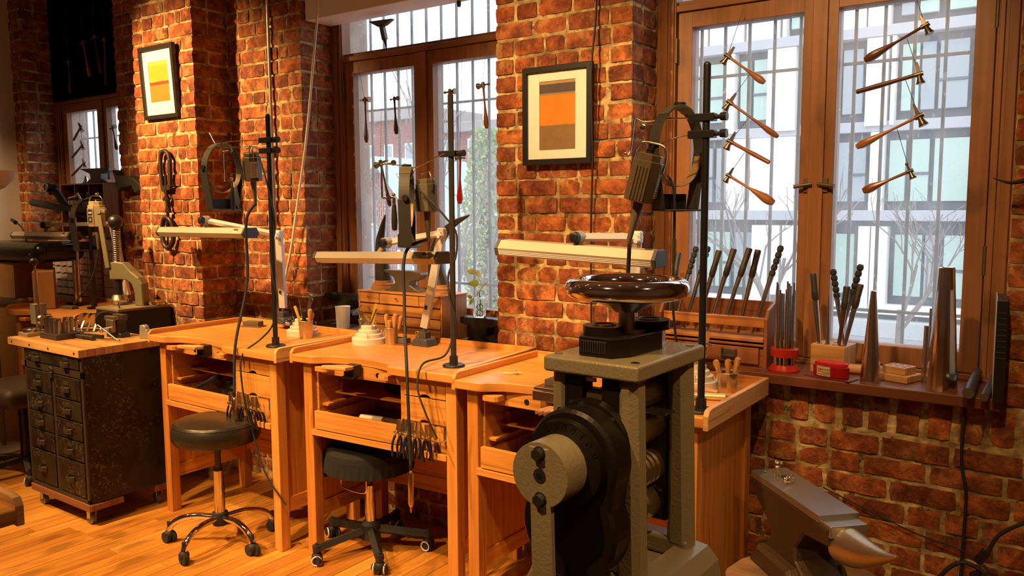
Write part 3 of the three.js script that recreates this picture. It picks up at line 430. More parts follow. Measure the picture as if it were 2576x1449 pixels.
// stake anvil and a tool hanging before the transom
{
  const t = thing('hanging_stake', 'small iron T stake hanging by a thread before the transom pane', 'stake', [-3.085, 2.55, ZH]);
  part(t, 'beak', [ext([[-0.082, 0.014], [0.08, 0.008], [0.082, 0.004], [0.03, -0.02], [-0.02, -0.022], [-0.08, 0.008]], 0.022, 0.002)], M_darkSteel);
  part(t, 'shank', [bar([0, -0.012, 0], [0.02, -0.09, 0], 0.026, 0.022), bar([0.012, -0.085, 0], [0.028, -0.085, 0], 0.03, 0.014), rod([0.02, -0.088, 0], [0.034, -0.155, 0], 0.012, 0.001, 4)], M_darkSteel);
  part(t, 'thread', tube([[0, 0.005, 0], [0.005, 0.2, 0], [0, 0.44, 0]], 0.0011, 4, 6), M_thread);
  solo('hanging_punch', 'rounded tool grip hanging down before the transom pane', 'punch', [lathe([[0, 0], [0.008, 0.002], [0.011, 0.012], [0.011, 0.06], [0.006, 0.12], [0, 0.12]], 12), rod([0, 0.12, 0], [0, 0.4, 0], 0.0011)], M_darkSteel, [-2.566, 2.555, ZH]);
}

// ---------------------------------------------------------------- bench lamps with long heads
const M_alu = std([0.45, 0.39, 0.29], 0.42, 0.3), M_aluPale = std([0.66, 0.65, 0.64], 0.45, 0.2), M_capDark = std([0.06, 0.062, 0.068], 0.5), M_diff = std([0.85, 0.84, 0.8], 0.3);
function benchLamp(label, base, elbow, J, L, R, { flip = 1, style = 0 } = {}) {
  const t = thing('bench_lamp', label, 'lamp', base, 0, 'long headed bench lamps'), r = (p) => [p[0] - base[0], p[1] - base[1], p[2] - base[2]], e = r(elbow), j = r(J), a = V(...r(L)), b = V(...r(R)), len = a.distanceTo(b), mid = a.clone().add(b).multiplyScalar(0.5);
  part(t, 'base', [ext([[-0.052, 0], [0.052, 0], [0.04, 0.03], [0.026, 0.036], [-0.026, 0.036], [-0.04, 0.03]], 0.075, 0.003), box(0.045, 0.03, 0.04, 0, 0.05, 0), cyl(0.01, 0.01, 0.03, 0, 0.06, 0, 12)], M_capDark);
  const foot = [0, 0.085, 0];
  const la = part(t, 'lower_arm', [bar(foot, e, 0.036, 0.026, 20)], M_aluPale); part(la, 'switch', bar([e[0] * 0.2, 0.085 + (e[1] - 0.085) * 0.2, e[2] * 0.2 + 0.016], [e[0] * 0.24, 0.085 + (e[1] - 0.085) * 0.24, e[2] * 0.24 + 0.016], 0.012, 0.008), M_black);
  part(t, 'elbow', [tr(cyl(0.014, 0.014, 0.05, 0, -0.025, 0, 14), e[0], e[1], e[2], 90), box(0.04, 0.05, 0.03, e[0], e[1], e[2], 0.008), tr(cyl(0.011, 0.009, 0.02, 0, 0, 0, 10), e[0] + 0.012, e[1] - 0.012, e[2] + 0.02, 90)], M_aluPale);
  part(t, 'upper_arm', [bar(e, j, 0.02, 0.026)], M_aluPale);
  const jt = part(t, 'joint', [tr(cyl(0.024, 0.024, 0.036, 0, -0.018, 0, 22), j[0], j[1], j[2], 90), rod([j[0], j[1], j[2]], [mid.x + 0.005, mid.y + 0.02, mid.z], 0.011)], M_alu); part(jt, 'knob', [tr(lathe([[0, 0], [0.021, 0], [0.022, 0.006], [0.019, 0.02], [0.011, 0.024], [0, 0.024]], 10), j[0] + 0.004, j[1], j[2] + 0.018, 90)], M_black);
  const sec = style ? [[-0.042, 0], [0.042, 0], [0.05, 0.028], [0.026, 0.058], [-0.026, 0.058], [-0.05, 0.028]] : [[-0.036, 0], [0.036, 0], [0.05, 0.022], [0.034, 0.05], [-0.034, 0.05], [-0.05, 0.022]];
  const hq = new THREE.Quaternion().setFromUnitVectors(V(0, 0, 1), b.clone().sub(a).normalize()), head = new THREE.Group(); head.name = 'lamp_head'; head.position.copy(mid).add(V(0, -0.028, 0)); head.quaternion.copy(hq); t.add(head);
  part(head, 'housing', ext(sec, len - 0.03, 0.002), M_alu);
  for (const s of [-1, 1]) part(head, 'end_cap', ext(sec.map(([x, y]) => [x * 1.04, (y - 0.026) * 1.06 + 0.026]), 0.018, 0.003).translate(0, 0, s * (len / 2 - 0.009)), M_capDark);
  part(head, 'diffuser', box(0.055, 0.004, len - 0.06, 0, -0.001, 0), M_diff);
  if (style) for (const y of [0.006, 0.012, 0.018]) part(head, 'rib', bar([-0.0465 + (0.018 - y) * 0.25, y, -len / 2 + 0.02], [-0.0465 + (0.018 - y) * 0.25, y, len / 2 - 0.02], 0.0025, 0.004, 0, 0.0005), M_aluPale);
  const c = document.createElement('canvas'); c.width = 64; c.height = 48; const x = c.getContext('2d'); x.fillStyle = '#1a0d0a'; x.fillRect(0, 0, 64, 24); x.fillStyle = '#d8c7a5'; x.fillRect(0, 24, 64, 24); x.fillStyle = '#d2201c'; x.font = 'bold 19px sans-serif'; x.textAlign = 'center'; x.fillText('HOT', 32, 20); const tx = new THREE.CanvasTexture(c); tx.colorSpace = THREE.SRGBColorSpace;
  if (!style) part(head, 'sticker', new THREE.PlaneGeometry(0.034, 0.022).rotateX(0).applyMatrix4(new THREE.Matrix4().makeBasis(V(0, 0, 1), V(0.496, 0.868, 0).multiplyScalar(1), V(-0.868, 0.496, 0))).translate(-0.0428, 0.0362, len / 2 - 0.07), std([1, 1, 1], 0.6, 0, { map: tx }));
  else part(head, 'switch', box(0.014, 0.006, 0.024, 0, 0.059, len / 2 - 0.05), M_black);
  return t;
}
benchLamp('long bench lamp before the brick pilaster with raised folded arm', [-3.53, 0.966, -2.845], [-3.514, 1.445, -2.82], [-3.865, 1.523, -2.62], [-4.265, 1.461, -2.62], [-3.481, 1.465, -2.62]);
benchLamp('long bench lamp over the middle bench before the wooden drawer chest', [-2.535, 0.94, -2.86], [-2.421, 1.47, -2.86], [-2.559, 1.432, -2.64], [-2.993, 1.358, -2.64], [-2.222, 1.38, -2.64]);
benchLamp('long ribbed bench lamp above the chrome handwheel before the brick pier', [-1.44, 0.94, -2.83], [-1.411, 1.472, -2.82], [-1.544, 1.478, -2.6], [-1.894, 1.434, -2.6], [-1.208, 1.409, -2.6], { style: 1 });
benchLamp('long bench lamp over the far bench before the brown cubby shelf', [-5.1, 0.94, -2.86], [-5.135, 1.49, -2.8], [-5.7, 1.478, -2.66], [-6.126, 1.407, -2.66], [-5.329, 1.414, -2.66]);

// ---------------------------------------------------------------- stands, magnifier visors and hanging motors
function stand(label, p, H, clamps, rough = 0) {
  const t = thing('pole_stand', label, 'stand', p, 0, 'black pole stands at the bench ends');
  part(t, 'base', [lathe([[0, 0], [0.045, 0], [0.046, 0.006], [0.042, 0.01], [0.018, 0.012], [0.017, 0.045], [0, 0.046]], 28)], M_black);
  part(t, 'pole', [rod([0, 0.01, 0], [0, H, 0], 0.0115, 0.0115, 16), ball(0.0115, 0, H, 0)], rough ? std([0.035, 0.026, 0.02], 0.6, 0, { bumpMap: T_speck, bumpScale: 0.003 }) : M_black);
  for (const [y, sx] of clamps) { const c = part(t, 'clamp', [bx(-0.055, 0.03, y - 0.012, y + 0.012, -0.016, 0.016)], M_black); part(c, 'thumb_screw', [tr(cyl(0.007, 0.007, 0.02, 0, 0, 0, 10), 0.028, y, 0, 0, 0, -90), tr(cyl(0.012, 0.014, 0.02, 0, 0, 0, 10), 0.046, y, 0, 0, 0, -90)], M_black); }
  return t;
}
stand('black pole stand at the end of the bench before the recess wall', [-3.0945, 0.94, -2.443], 1.065, [[0.958, 1], [0.91, 1]]);
stand('rough black pole stand at the end of the bench before the middle window', [-2.099, 0.94, -2.545], 1.09, [[0.862, 1]], 1);
stand('black pole stand at the end of the bench beside the file rack', [-0.982, 0.94, -2.422], 1.08, [[0.923, 1], [0.872, 1]]);
stand('black pole stand behind the drawer cabinet on the far bench', [-5.256, 0.94, -2.72], 0.74, [[0.68, 1]]);
const M_olive = std([0.11, 0.095, 0.06], 0.42, 0.3), M_visor = std([0.03, 0.028, 0.024], 0.6), M_wire = std([0.7, 0.6, 0.42], 0.2, 1), M_lensGlass = new THREE.MeshPhysicalMaterial({ color: lin(0.75, 0.9, 0.95), roughness: 0.05, transmission: 0.9, thickness: 0 });
function band(rx, ry, th, w, a0 = 0, a1 = 360) { const s = new THREE.Shape(), n = 40; for (let i = 0; i <= n; i++) { const a = (a0 + (a1 - a0) * i / n) * RAD; s[i ? 'lineTo' : 'moveTo'](Math.cos(a) * rx, Math.sin(a) * ry); } for (let i = n; i >= 0; i--) { const a = (a0 + (a1 - a0) * i / n) * RAD; s.lineTo(Math.cos(a) * (rx - th), Math.sin(a) * (ry - th)); } s.closePath(); return ext(s, w, 0.0006); }
function visor(label, p, turn, { rx = 0.105, ry = 0.135 } = {}) {   // hangs with its head band up and its lens box down; p is the middle of the band
  const t = thing('magnifier_visor', label, 'magnifier', p, turn, 'magnifier visors hung on the stands');
  const b = part(t, 'head_band', [band(rx, ry, 0.004, 0.044, -28, 208)], M_visor); part(b, 'pad', band(rx + 0.0015, ry + 0.0015, 0.009, 0.047, 62, 128), M_olive);
  part(t, 'adjuster', [tr(cyl(0.02, 0.02, 0.014, 0, 0, 0, 16), 0.012, ry - 0.004, 0)], M_black);
  part(t, 'inner_strap', band(rx * 0.97, ry * 0.8, 0.003, 0.034, 188, 352).translate(0, 0.005, 0), std([0.3, 0.19, 0.08], 0.45));
  const y0 = -ry * 0.3;
  part(t, 'lens_box', [bar([-rx - 0.002, y0 + 0.05, 0], [-rx * 0.72, y0 - 0.14, 0.0], 0.006, 0.05, 0), bar([rx + 0.002, y0 + 0.05, 0], [rx * 0.72, y0 - 0.14, 0.0], 0.006, 0.05, 0), bx(-rx * 0.74, rx * 0.74, y0 - 0.145, y0 - 0.14, -0.03, 0.055), bx(-rx * 0.74, rx * 0.74, y0 - 0.145, y0 - 0.09, -0.032, -0.027)], M_visor);
  part(t, 'lens', [bx(-rx * 0.66, -0.006, y0 - 0.148, y0 - 0.1455, -0.012, 0.045, 0.001), bx(0.006, rx * 0.66, y0 - 0.148, y0 - 0.1455, -0.012, 0.045, 0.001)], M_lensGlass);
  for (const s of [-1, 1]) part(t, 'pivot_knob', tr(cyl(0.013, 0.012, 0.012, 0, 0, 0, 14), s * rx, y0 + 0.055, 0.004, 0, 0, -s * 90), M_black);
  return t;
}
// motor with its flexible shaft and handpiece; path: points of the shaft from under the motor to the handpiece, then the tip
function flexShaft(label, p, tilt, path, hand, { col = M_olive, plate = null, s = 1, turn = 0 } = {}) {
  const t = thing('flex_shaft_motor', label, 'rotary tool', p, 0, 'flex shaft motors hung on the stands'), m = new THREE.Group(); m.name = 'motor'; m.rotation.set(tilt[0] * RAD, turn, tilt[1] * RAD, 'YXZ'); t.add(m);
  const o = 0.035 * s, pts = []; for (const [x, z] of [[o, o * 0.45], [o * 0.45, o], [-o * 0.45, o], [-o, o * 0.45], [-o, -o * 0.45], [-o * 0.45, -o], [o * 0.45, -o], [o, -o * 0.45]]) pts.push([x, z]);
  const body = part(m, 'housing', [ext(pts, 0.1 * s, 0.003).rotateX(Math.PI / 2).translate(0, -0.055 * s, 0), ext(pts.map(([x, z]) => [x * 0.85, z * 0.85]), 0.02 * s, 0.004).rotateX(Math.PI / 2).translate(0, 0.003, 0)], col);
  for (let k = -2; k <= 2; k++) part(m, 'fin', [bx(k * 0.008 * s - 0.0015, k * 0.008 * s + 0.0015, -0.1 * s, -0.02 * s, 0.034 * s, 0.0375 * s, 0.0005)], col);
  if (plate) { const c = document.createElement('canvas'); c.width = 96; c.height = 128; const x = c.getContext('2d'); plate(x); const tx = new THREE.CanvasTexture(c); tx.colorSpace = THREE.SRGBColorSpace; const pl = part(m, 'name_plate', new THREE.PlaneGeometry(0.03 * s, 0.066 * s).translate(0, -0.056 * s, 0.0384 * s), std([1, 1, 1], 0.5, 0, { map: tx })); if (plate.side) { pl.geometry.translate(0.0, 0, -0.0384 * s + 0.0356 * s); pl.rotation.y = plate.side * RAD; } }
  part(m, 'bail', [tube([[-0.038 * s, -0.03 * s, 0], [-0.039 * s, 0.01, 0], [-0.028 * s, 0.034 * s, 0], [0, 0.038 * s, 0], [0.028 * s, 0.034 * s, 0], [0.039 * s, 0.01, 0], [0.038 * s, -0.03 * s, 0]], 0.003 * s, 6, 30)], M_wire);
  part(m, 'sleeve', [lathe([[0, -0.21 * s], [0.006 * s, -0.21 * s], [0.0075 * s, -0.17 * s], [0.012 * s, -0.12 * s], [0.013 * s, -0.105 * s], [0, -0.104 * s]], 14)], std([0.12, 0.095, 0.06], 0.6));
  m.updateMatrixWorld(true); const end = V(0, -0.2 * s, 0).applyEuler(m.rotation);
  part(t, 'shaft_cable', tube([end.toArray(), ...path.map((q) => [q[0] - p[0], q[1] - p[1], q[2] - p[2]])], 0.0068, 8, 60), M_rubber);
  if (hand) { const a = path[path.length - 1].map((q, i) => q - p[i]), d = V(...hand.map((q, i) => q - p[i])).sub(V(...a)), L = d.length(), g = lathe([[0, 0], [0.0035, 0], [0.0035, -0.022], [0.0075, -0.028], [0.0115, -0.04], [0.0115, -L * 0.8], [0.007, -L * 0.87], [0.0045, -L * 0.88], [0.004, -L * 0.95], [0.002, -L], [0, -L]].reverse(), 16); g.applyQuaternion(new THREE.Quaternion().setFromUnitVectors(V(0, -1, 0), d.clone().normalize())); const h = part(t, 'handpiece', [tr(g, ...a)], std([0.66, 0.5, 0.34], 0.25, 1)); part(h, 'collar', tr(cyl(0.0065, 0.0065, 0.02, 0, -0.02, 0, 12), ...a), M_black); }
  return t;
}
const serial = (x) => { x.fillStyle = '#cfcabb'; x.fillRect(0, 0, 96, 128); x.fillStyle = '#333'; for (let i = 0; i < 11; i++) x.fillRect(8, 8 + i * 11, 40 + ((i * 37) % 38), 4); };
const brand = (x) => { x.fillStyle = '#b9a878'; x.fillRect(0, 0, 96, 128); x.fillStyle = '#30334a'; x.fillRect(6, 4, 84, 56); x.fillRect(6, 66, 84, 58); x.fillStyle = '#d8c9a0'; x.font = 'bold 30px sans-serif'; x.textAlign = 'center'; x.fillText('SR', 48, 106); x.fillRect(18, 26, 60, 14); };
serial.side = 90;
// before the recess
visor('magnifier visor hung on the stand before the pilaster shade', [-3.452, 1.765, -2.443], 1.62);
flexShaft('olive motor hung on the stand before the recess wall, shaft hanging to the plier rack', [-3.2, 1.832, -2.425], [4, -8], [[-3.24, 1.55, -2.42], [-3.225, 1.25, -2.395], [-3.205, 0.95, -2.30], [-3.19, 0.74, -2.275]], [-3.19, 0.555, -2.27], { plate: serial, s: 1.12, turn: -0.5 });
solo('hook_wire', 'bent wire hook holding the visor and motor before the recess', 'wire hook', [tube([[0, 0, 0], [-0.1, 0.003, 0], [-0.29, 0.0, 0.01], [-0.325, -0.012, 0.012]], 0.0022, 6, 20), tube([[-0.325, -0.012, 0.012], [-0.35, 0.0, 0.012], [-0.39, 0.052, 0.014]], 0.0025, 6, 10), tube([[0, -0.05, 0], [-0.08, -0.032, 0], [-0.12, -0.036, 0.01]], 0.0022, 6, 12), tube([[-0.03, -0.03, 0.02], [-0.2, -0.026, 0.02], [-0.3, -0.03, 0.02], [-0.315, -0.06, 0.02]], 0.002, 6, 14)], M_wire, [-3.13, 1.9, -2.443]);
solo('motor_cord', 'black power cord winding round the stand before the recess and hanging off the bench', 'cord', tube([[-0.06, 0.84, 0.01], [-0.035, 0.8, 0.012], [0.0, 0.72, 0.016], [0.016, 0.6, 0], [0.0, 0.5, -0.016], [-0.016, 0.42, 0], [0.012, 0.3, 0.014], [0.014, 0.18, -0.006], [-0.008, 0.06, 0.014], [-0.05, -0.0, 0.05], [-0.07, -0.06, 0.135], [-0.06, -0.2, 0.15], [-0.03, -0.4, 0.13], [0.06, -0.6, 0.13], [0.16, -0.74, 0.1]], 0.0042, 6, 120), M_rubber, [-3.0945, 0.975, -2.443]);
// saw frame hung under the visor
{
  const saw = (label, p, turn) => { const t = thing('jewellers_saw', label, 'saw', p, turn, 'saw frames hung on the stands'); part(t, 'frame', [bar([0, 0, 0], [0, 0.14, 0], 0.008, 0.004), bar([0, 0.14, 0], [0.05, 0.145, 0], 0.008, 0.004), bar([0, 0, 0], [0.05, 0.0, 0], 0.008, 0.004)], M_wire); part(t, 'thumb_screw', [ball(0.008, 0.05, 0.012, 0.004), tr(cyl(0.012, 0.012, 0.003, 0, 0, 0, 12), 0.052, 0.145, 0.006, 90), tr(cyl(0.01, 0.01, 0.003, 0, 0, 0, 12), 0.03, 0.0, 0.008, 90)], M_wire); part(t, 'handle', [lathe([[0, -0.14], [0.011, -0.135], [0.013, -0.1], [0.011, -0.06], [0.008, -0.028], [0, -0.026]], 14, 0.05, 0, 0)], M_black); part(t, 'ferrule', [cyl(0.008, 0.007, 0.026, 0.05, -0.026, 0, 12)], M_wire); return t; };
  saw('saw frame with black handle hanging inside the visor before the pilaster', [-3.4, 1.715, -2.415], 0.2); saw('saw frame with black handle hanging beside the middle magnifier', [-2.44, 1.63, -2.5], 0.6);
}
// middle bench
visor('magnifier visor hung edge on before the middle window', [-2.30, 1.615, -2.5], 2.2, { rx: 0.1, ry: 0.14 });
flexShaft('olive motor hung on the stand before the middle window, shaft hanging to the floor side', [-2.238, 1.69, -2.55], [0, 3], [[-2.27, 1.42, -2.465], [-2.25, 1.2, -2.42], [-2.16, 0.95, -2.33], [-2.135, 0.58, -2.315]], [-2.137, 0.385, -2.315], { s: 1.15, turn: -0.35 });
solo('hook_wire', 'brass rod bracket reaching from the rough stand to the middle magnifier', 'wire hook', [rod([0, 0, 0], [-0.15, -0.055, 0.01], 0.0035), rod([-0.15, -0.055, 0.01], [-0.2, -0.05, 0.015], 0.003), ball(0.009, -0.2, -0.045, 0.015), rod([-0.15, -0.055, 0.01], [-0.155, -0.1, 0.03], 0.003), rod([-0.2, -0.045, 0.015], [-0.325, -0.032, 0.03], 0.002)], M_wire, [-2.12, 1.805, -2.53]);
solo('motor_cord', 'black power cord winding round the rough stand and off the middle bench', 'cord', tube([[-0.12, 0.67, 0.06], [-0.07, 0.62, 0.04], [-0.01, 0.55, 0.016], [0.016, 0.5, -0.004], [0.02, 0.4, 0.004], [-0.016, 0.33, 0.006], [-0.004, 0.24, 0.018], [0.018, 0.14, 0.004], [-0.012, 0.07, -0.012], [-0.02, -0.0, 0.03], [-0.03, -0.02, 0.16], [-0.02, -0.1, 0.2], [0.02, -0.2, 0.2], [0.06, -0.3, 0.18]], 0.0042, 6, 120), M_rubber, [-2.099, 0.99, -2.545]);
// nearest bench
visor('magnifier visor with wide band hung on the stand beside the file rack', [-1.095, 1.765, -2.46], 1.22, { rx: 0.105, ry: 0.145 });
flexShaft('brass brown motor hung tilted beside the purple brick reveal', [-1.134, 1.739, -2.345], [0, -14], [[-1.235, 1.45, -2.41], [-1.262, 1.28, -2.45], [-1.285, 1.1, -2.5], [-1.28, 0.96, -2.5]], null, { s: 1.3, turn: 0.2, plate: serial, col: std([0.16, 0.12, 0.065], 0.32, 0.5) });
solo('hook_wire', 'bent wire hooks reaching from the stand over the tilted motor', 'wire hook', [tube([[0.0, -0.048, 0], [-0.05, -0.055, 0.01], [-0.11, -0.08, 0.02], [-0.135, -0.1, 0.024], [-0.142, -0.12, 0.024]], 0.0026, 6, 20), tube([[0, 0, 0], [-0.08, 0.005, 0], [-0.17, 0.0, 0.01], [-0.198, 0.012, 0.012], [-0.205, -0.03, 0.012], [-0.212, -0.09, 0.014], [-0.216, -0.105, 0.02]], 0.0026, 6, 40), ball(0.007, -0.226, -0.1, 0.02), tr(ball(0.011, 0, 0, 0, [1, 1, 0.3]), -0.17, -0.018, 0.012), rod([-0.135, -0.1, 0.03], [-0.16, -0.05, 0.03], 0.0026)], M_wire, [-1.02, 1.862, -2.42]);
solo('motor_cord', 'black cord hanging from the tilted motor down behind the handwheel', 'cord', tube([[0.0, 0.0, 0], [0.018, -0.03, 0.0], [0.025, -0.1, 0], [0.026, -0.25, 0], [0.024, -0.4, 0], [0.03, -0.6, -0.05], [0.05, -0.74, -0.12]], 0.0042, 6, 60), M_rubber, [-1.107, 1.69, -2.42]);
// far bench
visor('magnifier visor hung on the far bench stand before the brown cubbies', [-5.31, 1.505, -2.72], 1.9, { rx: 0.11, ry: 0.14 });
flexShaft('cream flex shaft motor with dark plate hung over the far bench', [-5.09, 1.615, -2.68], [0, 0], [[-5.1, 1.3, -2.68], [-5.15, 1.15, -2.66], [-5.27, 0.98, -2.6]], null, { s: 1.35, col: std([0.5, 0.42, 0.24], 0.5), plate: brand, turn: 0.3 });
solo('hook_wire', 'pale jointed metal bracket over the far bench visor', 'wire hook', [rod([0, 0, 0], [0.09, 0.012, 0], 0.006), rod([0.09, 0.012, 0], [0.11, 0.03, 0], 0.005), rod([0.11, 0.03, 0], [0.16, -0.02, 0], 0.005), rod([0.3, 0.0, 0.02], [0.4, 0.02, 0.02], 0.004), ball(0.012, 0.39, 0.02, 0.02), ball(0.009, 0, 0, 0), rod([0.16, -0.02, 0], [0.3, 0.0, 0.02], 0.004)], M_wire, [-5.5, 1.655, -2.72]);
// ---------------------------------------------------------------- stools
const M_leather = std([0.022, 0.018, 0.013], 0.33), M_fabricBlack = std([0.010, 0.009, 0.009], 0.85);
function caster(parent, x, z, a, ring) { const c = part(parent, 'caster', [tr(cyl(0.026, 0.026, 0.018, 0, -0.009, 0, 18), x + Math.cos(a) * 0.014, 0.026, z - Math.sin(a) * 0.014, 90, a / RAD + 90, 0), tr(cyl(0.026, 0.026, 0.018, 0, -0.009, 0, 18), x - Math.cos(a) * 0.014, 0.026, z + Math.sin(a) * 0.014, 90, a / RAD + 90, 0), tr(ball(0.024, 0, 0, 0, [1, 0.9, 1]), x, 0.04, z), cyl(0.008, 0.008, 0.05, x, 0.05, z, 10)], M_rubber); if (ring) for (const s of [-1, 1]) part(c, 'wheel_ring', tr(new THREE.TorusGeometry(0.021, 0.0035, 8, 20), x + s * Math.cos(a) * 0.0245, 0.026, z - s * Math.sin(a) * 0.0245, 0, a / RAD + 90, 0), std([0.75, 0.72, 0.66], 0.5)); }
{
  const t = thing('rolling_stool', 'black leather stool on a curved chrome five star base', 'stool', [-3.31, 0, -2.255]);
  const seat = part(t, 'seat', [lathe([[0, 0.505], [0.19, 0.505], [0.2, 0.52], [0.203, 0.55], [0.196, 0.585], [0.185, 0.598], [0.12, 0.606], [0, 0.608]], 48)], M_leather); part(seat, 'piping', tr(new THREE.TorusGeometry(0.194, 0.003, 8, 48), 0, 0.588, 0, 90), M_leather);
  part(t, 'seat_plate', [bx(-0.09, 0.09, 0.488, 0.506, -0.09, 0.09), bx(-0.14, -0.03, 0.492, 0.5, -0.01, 0.01)], M_black);
  part(t, 'column', [cyl(0.014, 0.014, 0.14, 0, 0.36, 0), cyl(0.02, 0.02, 0.012, 0, 0.35, 0)], M_darkSteel); part(t, 'chrome_column', cyl(0.025, 0.025, 0.21, 0, 0.145, 0), M_chrome); part(t, 'hub', [lathe([[0, 0.09], [0.035, 0.09], [0.04, 0.11], [0.036, 0.15], [0, 0.15]], 20)], M_rubber);
  for (let i = 0; i < 5; i++) { const a = (142 + i * 72) * RAD, c = Math.cos(a), s = Math.sin(a), P3 = (r, y) => [c * r, y, -s * r]; part(t, 'leg', tube([P3(0.03, 0.125), P3(0.12, 0.13), P3(0.19, 0.115), P3(0.235, 0.085), P3(0.25, 0.058)], 0.0145, 12, 28), M_chrome); caster(t, c * 0.25, -s * 0.25, a + 0.6); }
}
{
  const t = thing('rolling_stool', 'black stool with a ruffled cloth cover and black plastic base', 'stool', [-2.655, 0, -2.6]);
  part(t, 'seat', [lathe([[0, 0.395], [0.185, 0.395], [0.195, 0.41], [0.198, 0.46], [0.19, 0.49], [0.17, 0.505], [0, 0.51]], 48)], M_fabricBlack);
  part(t, 'seat_cover', (() => { const g = new THREE.CylinderGeometry(0.2, 0.205, 0.06, 120, 2, true), p = g.attributes.position; for (let i = 0; i < p.count; i++) { const x = p.getX(i), z = p.getZ(i), a = Math.atan2(z, x), k = 1 + (0.03 - p.getY(i)) / 0.06 * 0.03 * (0.6 * Math.sin(a * 37) + 0.4 * Math.sin(a * 61)); p.setXYZ(i, x * k, p.getY(i), z * k); } g.computeVertexNormals(); return g.translate(0, 0.43, 0); })(), (() => { const m = M_fabricBlack.clone(); m.side = THREE.DoubleSide; return m; })());
  part(t, 'height_loop', tube([[-0.08, 0.385, 0.1], [-0.08, 0.33, 0.1], [-0.07, 0.318, 0.1], [0.07, 0.318, 0.1], [0.08, 0.33, 0.1], [0.08, 0.385, 0.1]], 0.004, 8, 30), M_chrome); part(t, 'lever', [bar([-0.12, 0.38, 0.1], [-0.2, 0.355, 0.13], 0.03, 0.008)], M_black);
  part(t, 'column', [cyl(0.013, 0.013, 0.09, 0, 0.305, 0)], M_darkSteel); part(t, 'chrome_column', [cyl(0.025, 0.025, 0.19, 0, 0.125, 0)], M_chrome); part(t, 'hub', [lathe([[0, 0.06], [0.045, 0.06], [0.045, 0.13], [0.03, 0.145], [0, 0.145]], 20)], M_rubber);
  for (let i = 0; i < 5; i++) { const a = (35 + i * 72) * RAD, c = Math.cos(a), s = Math.sin(a); part(t, 'leg', [bar([c * 0.03, 0.105, -s * 0.03], [c * 0.27, 0.075, -s * 0.27], 0.035, 0.03), cyl(0.018, 0.02, 0.03, c * 0.265, 0.06, -s * 0.265, 14)], M_rubber); caster(t, c * 0.265, -s * 0.265, a + 1.1, true); }
}
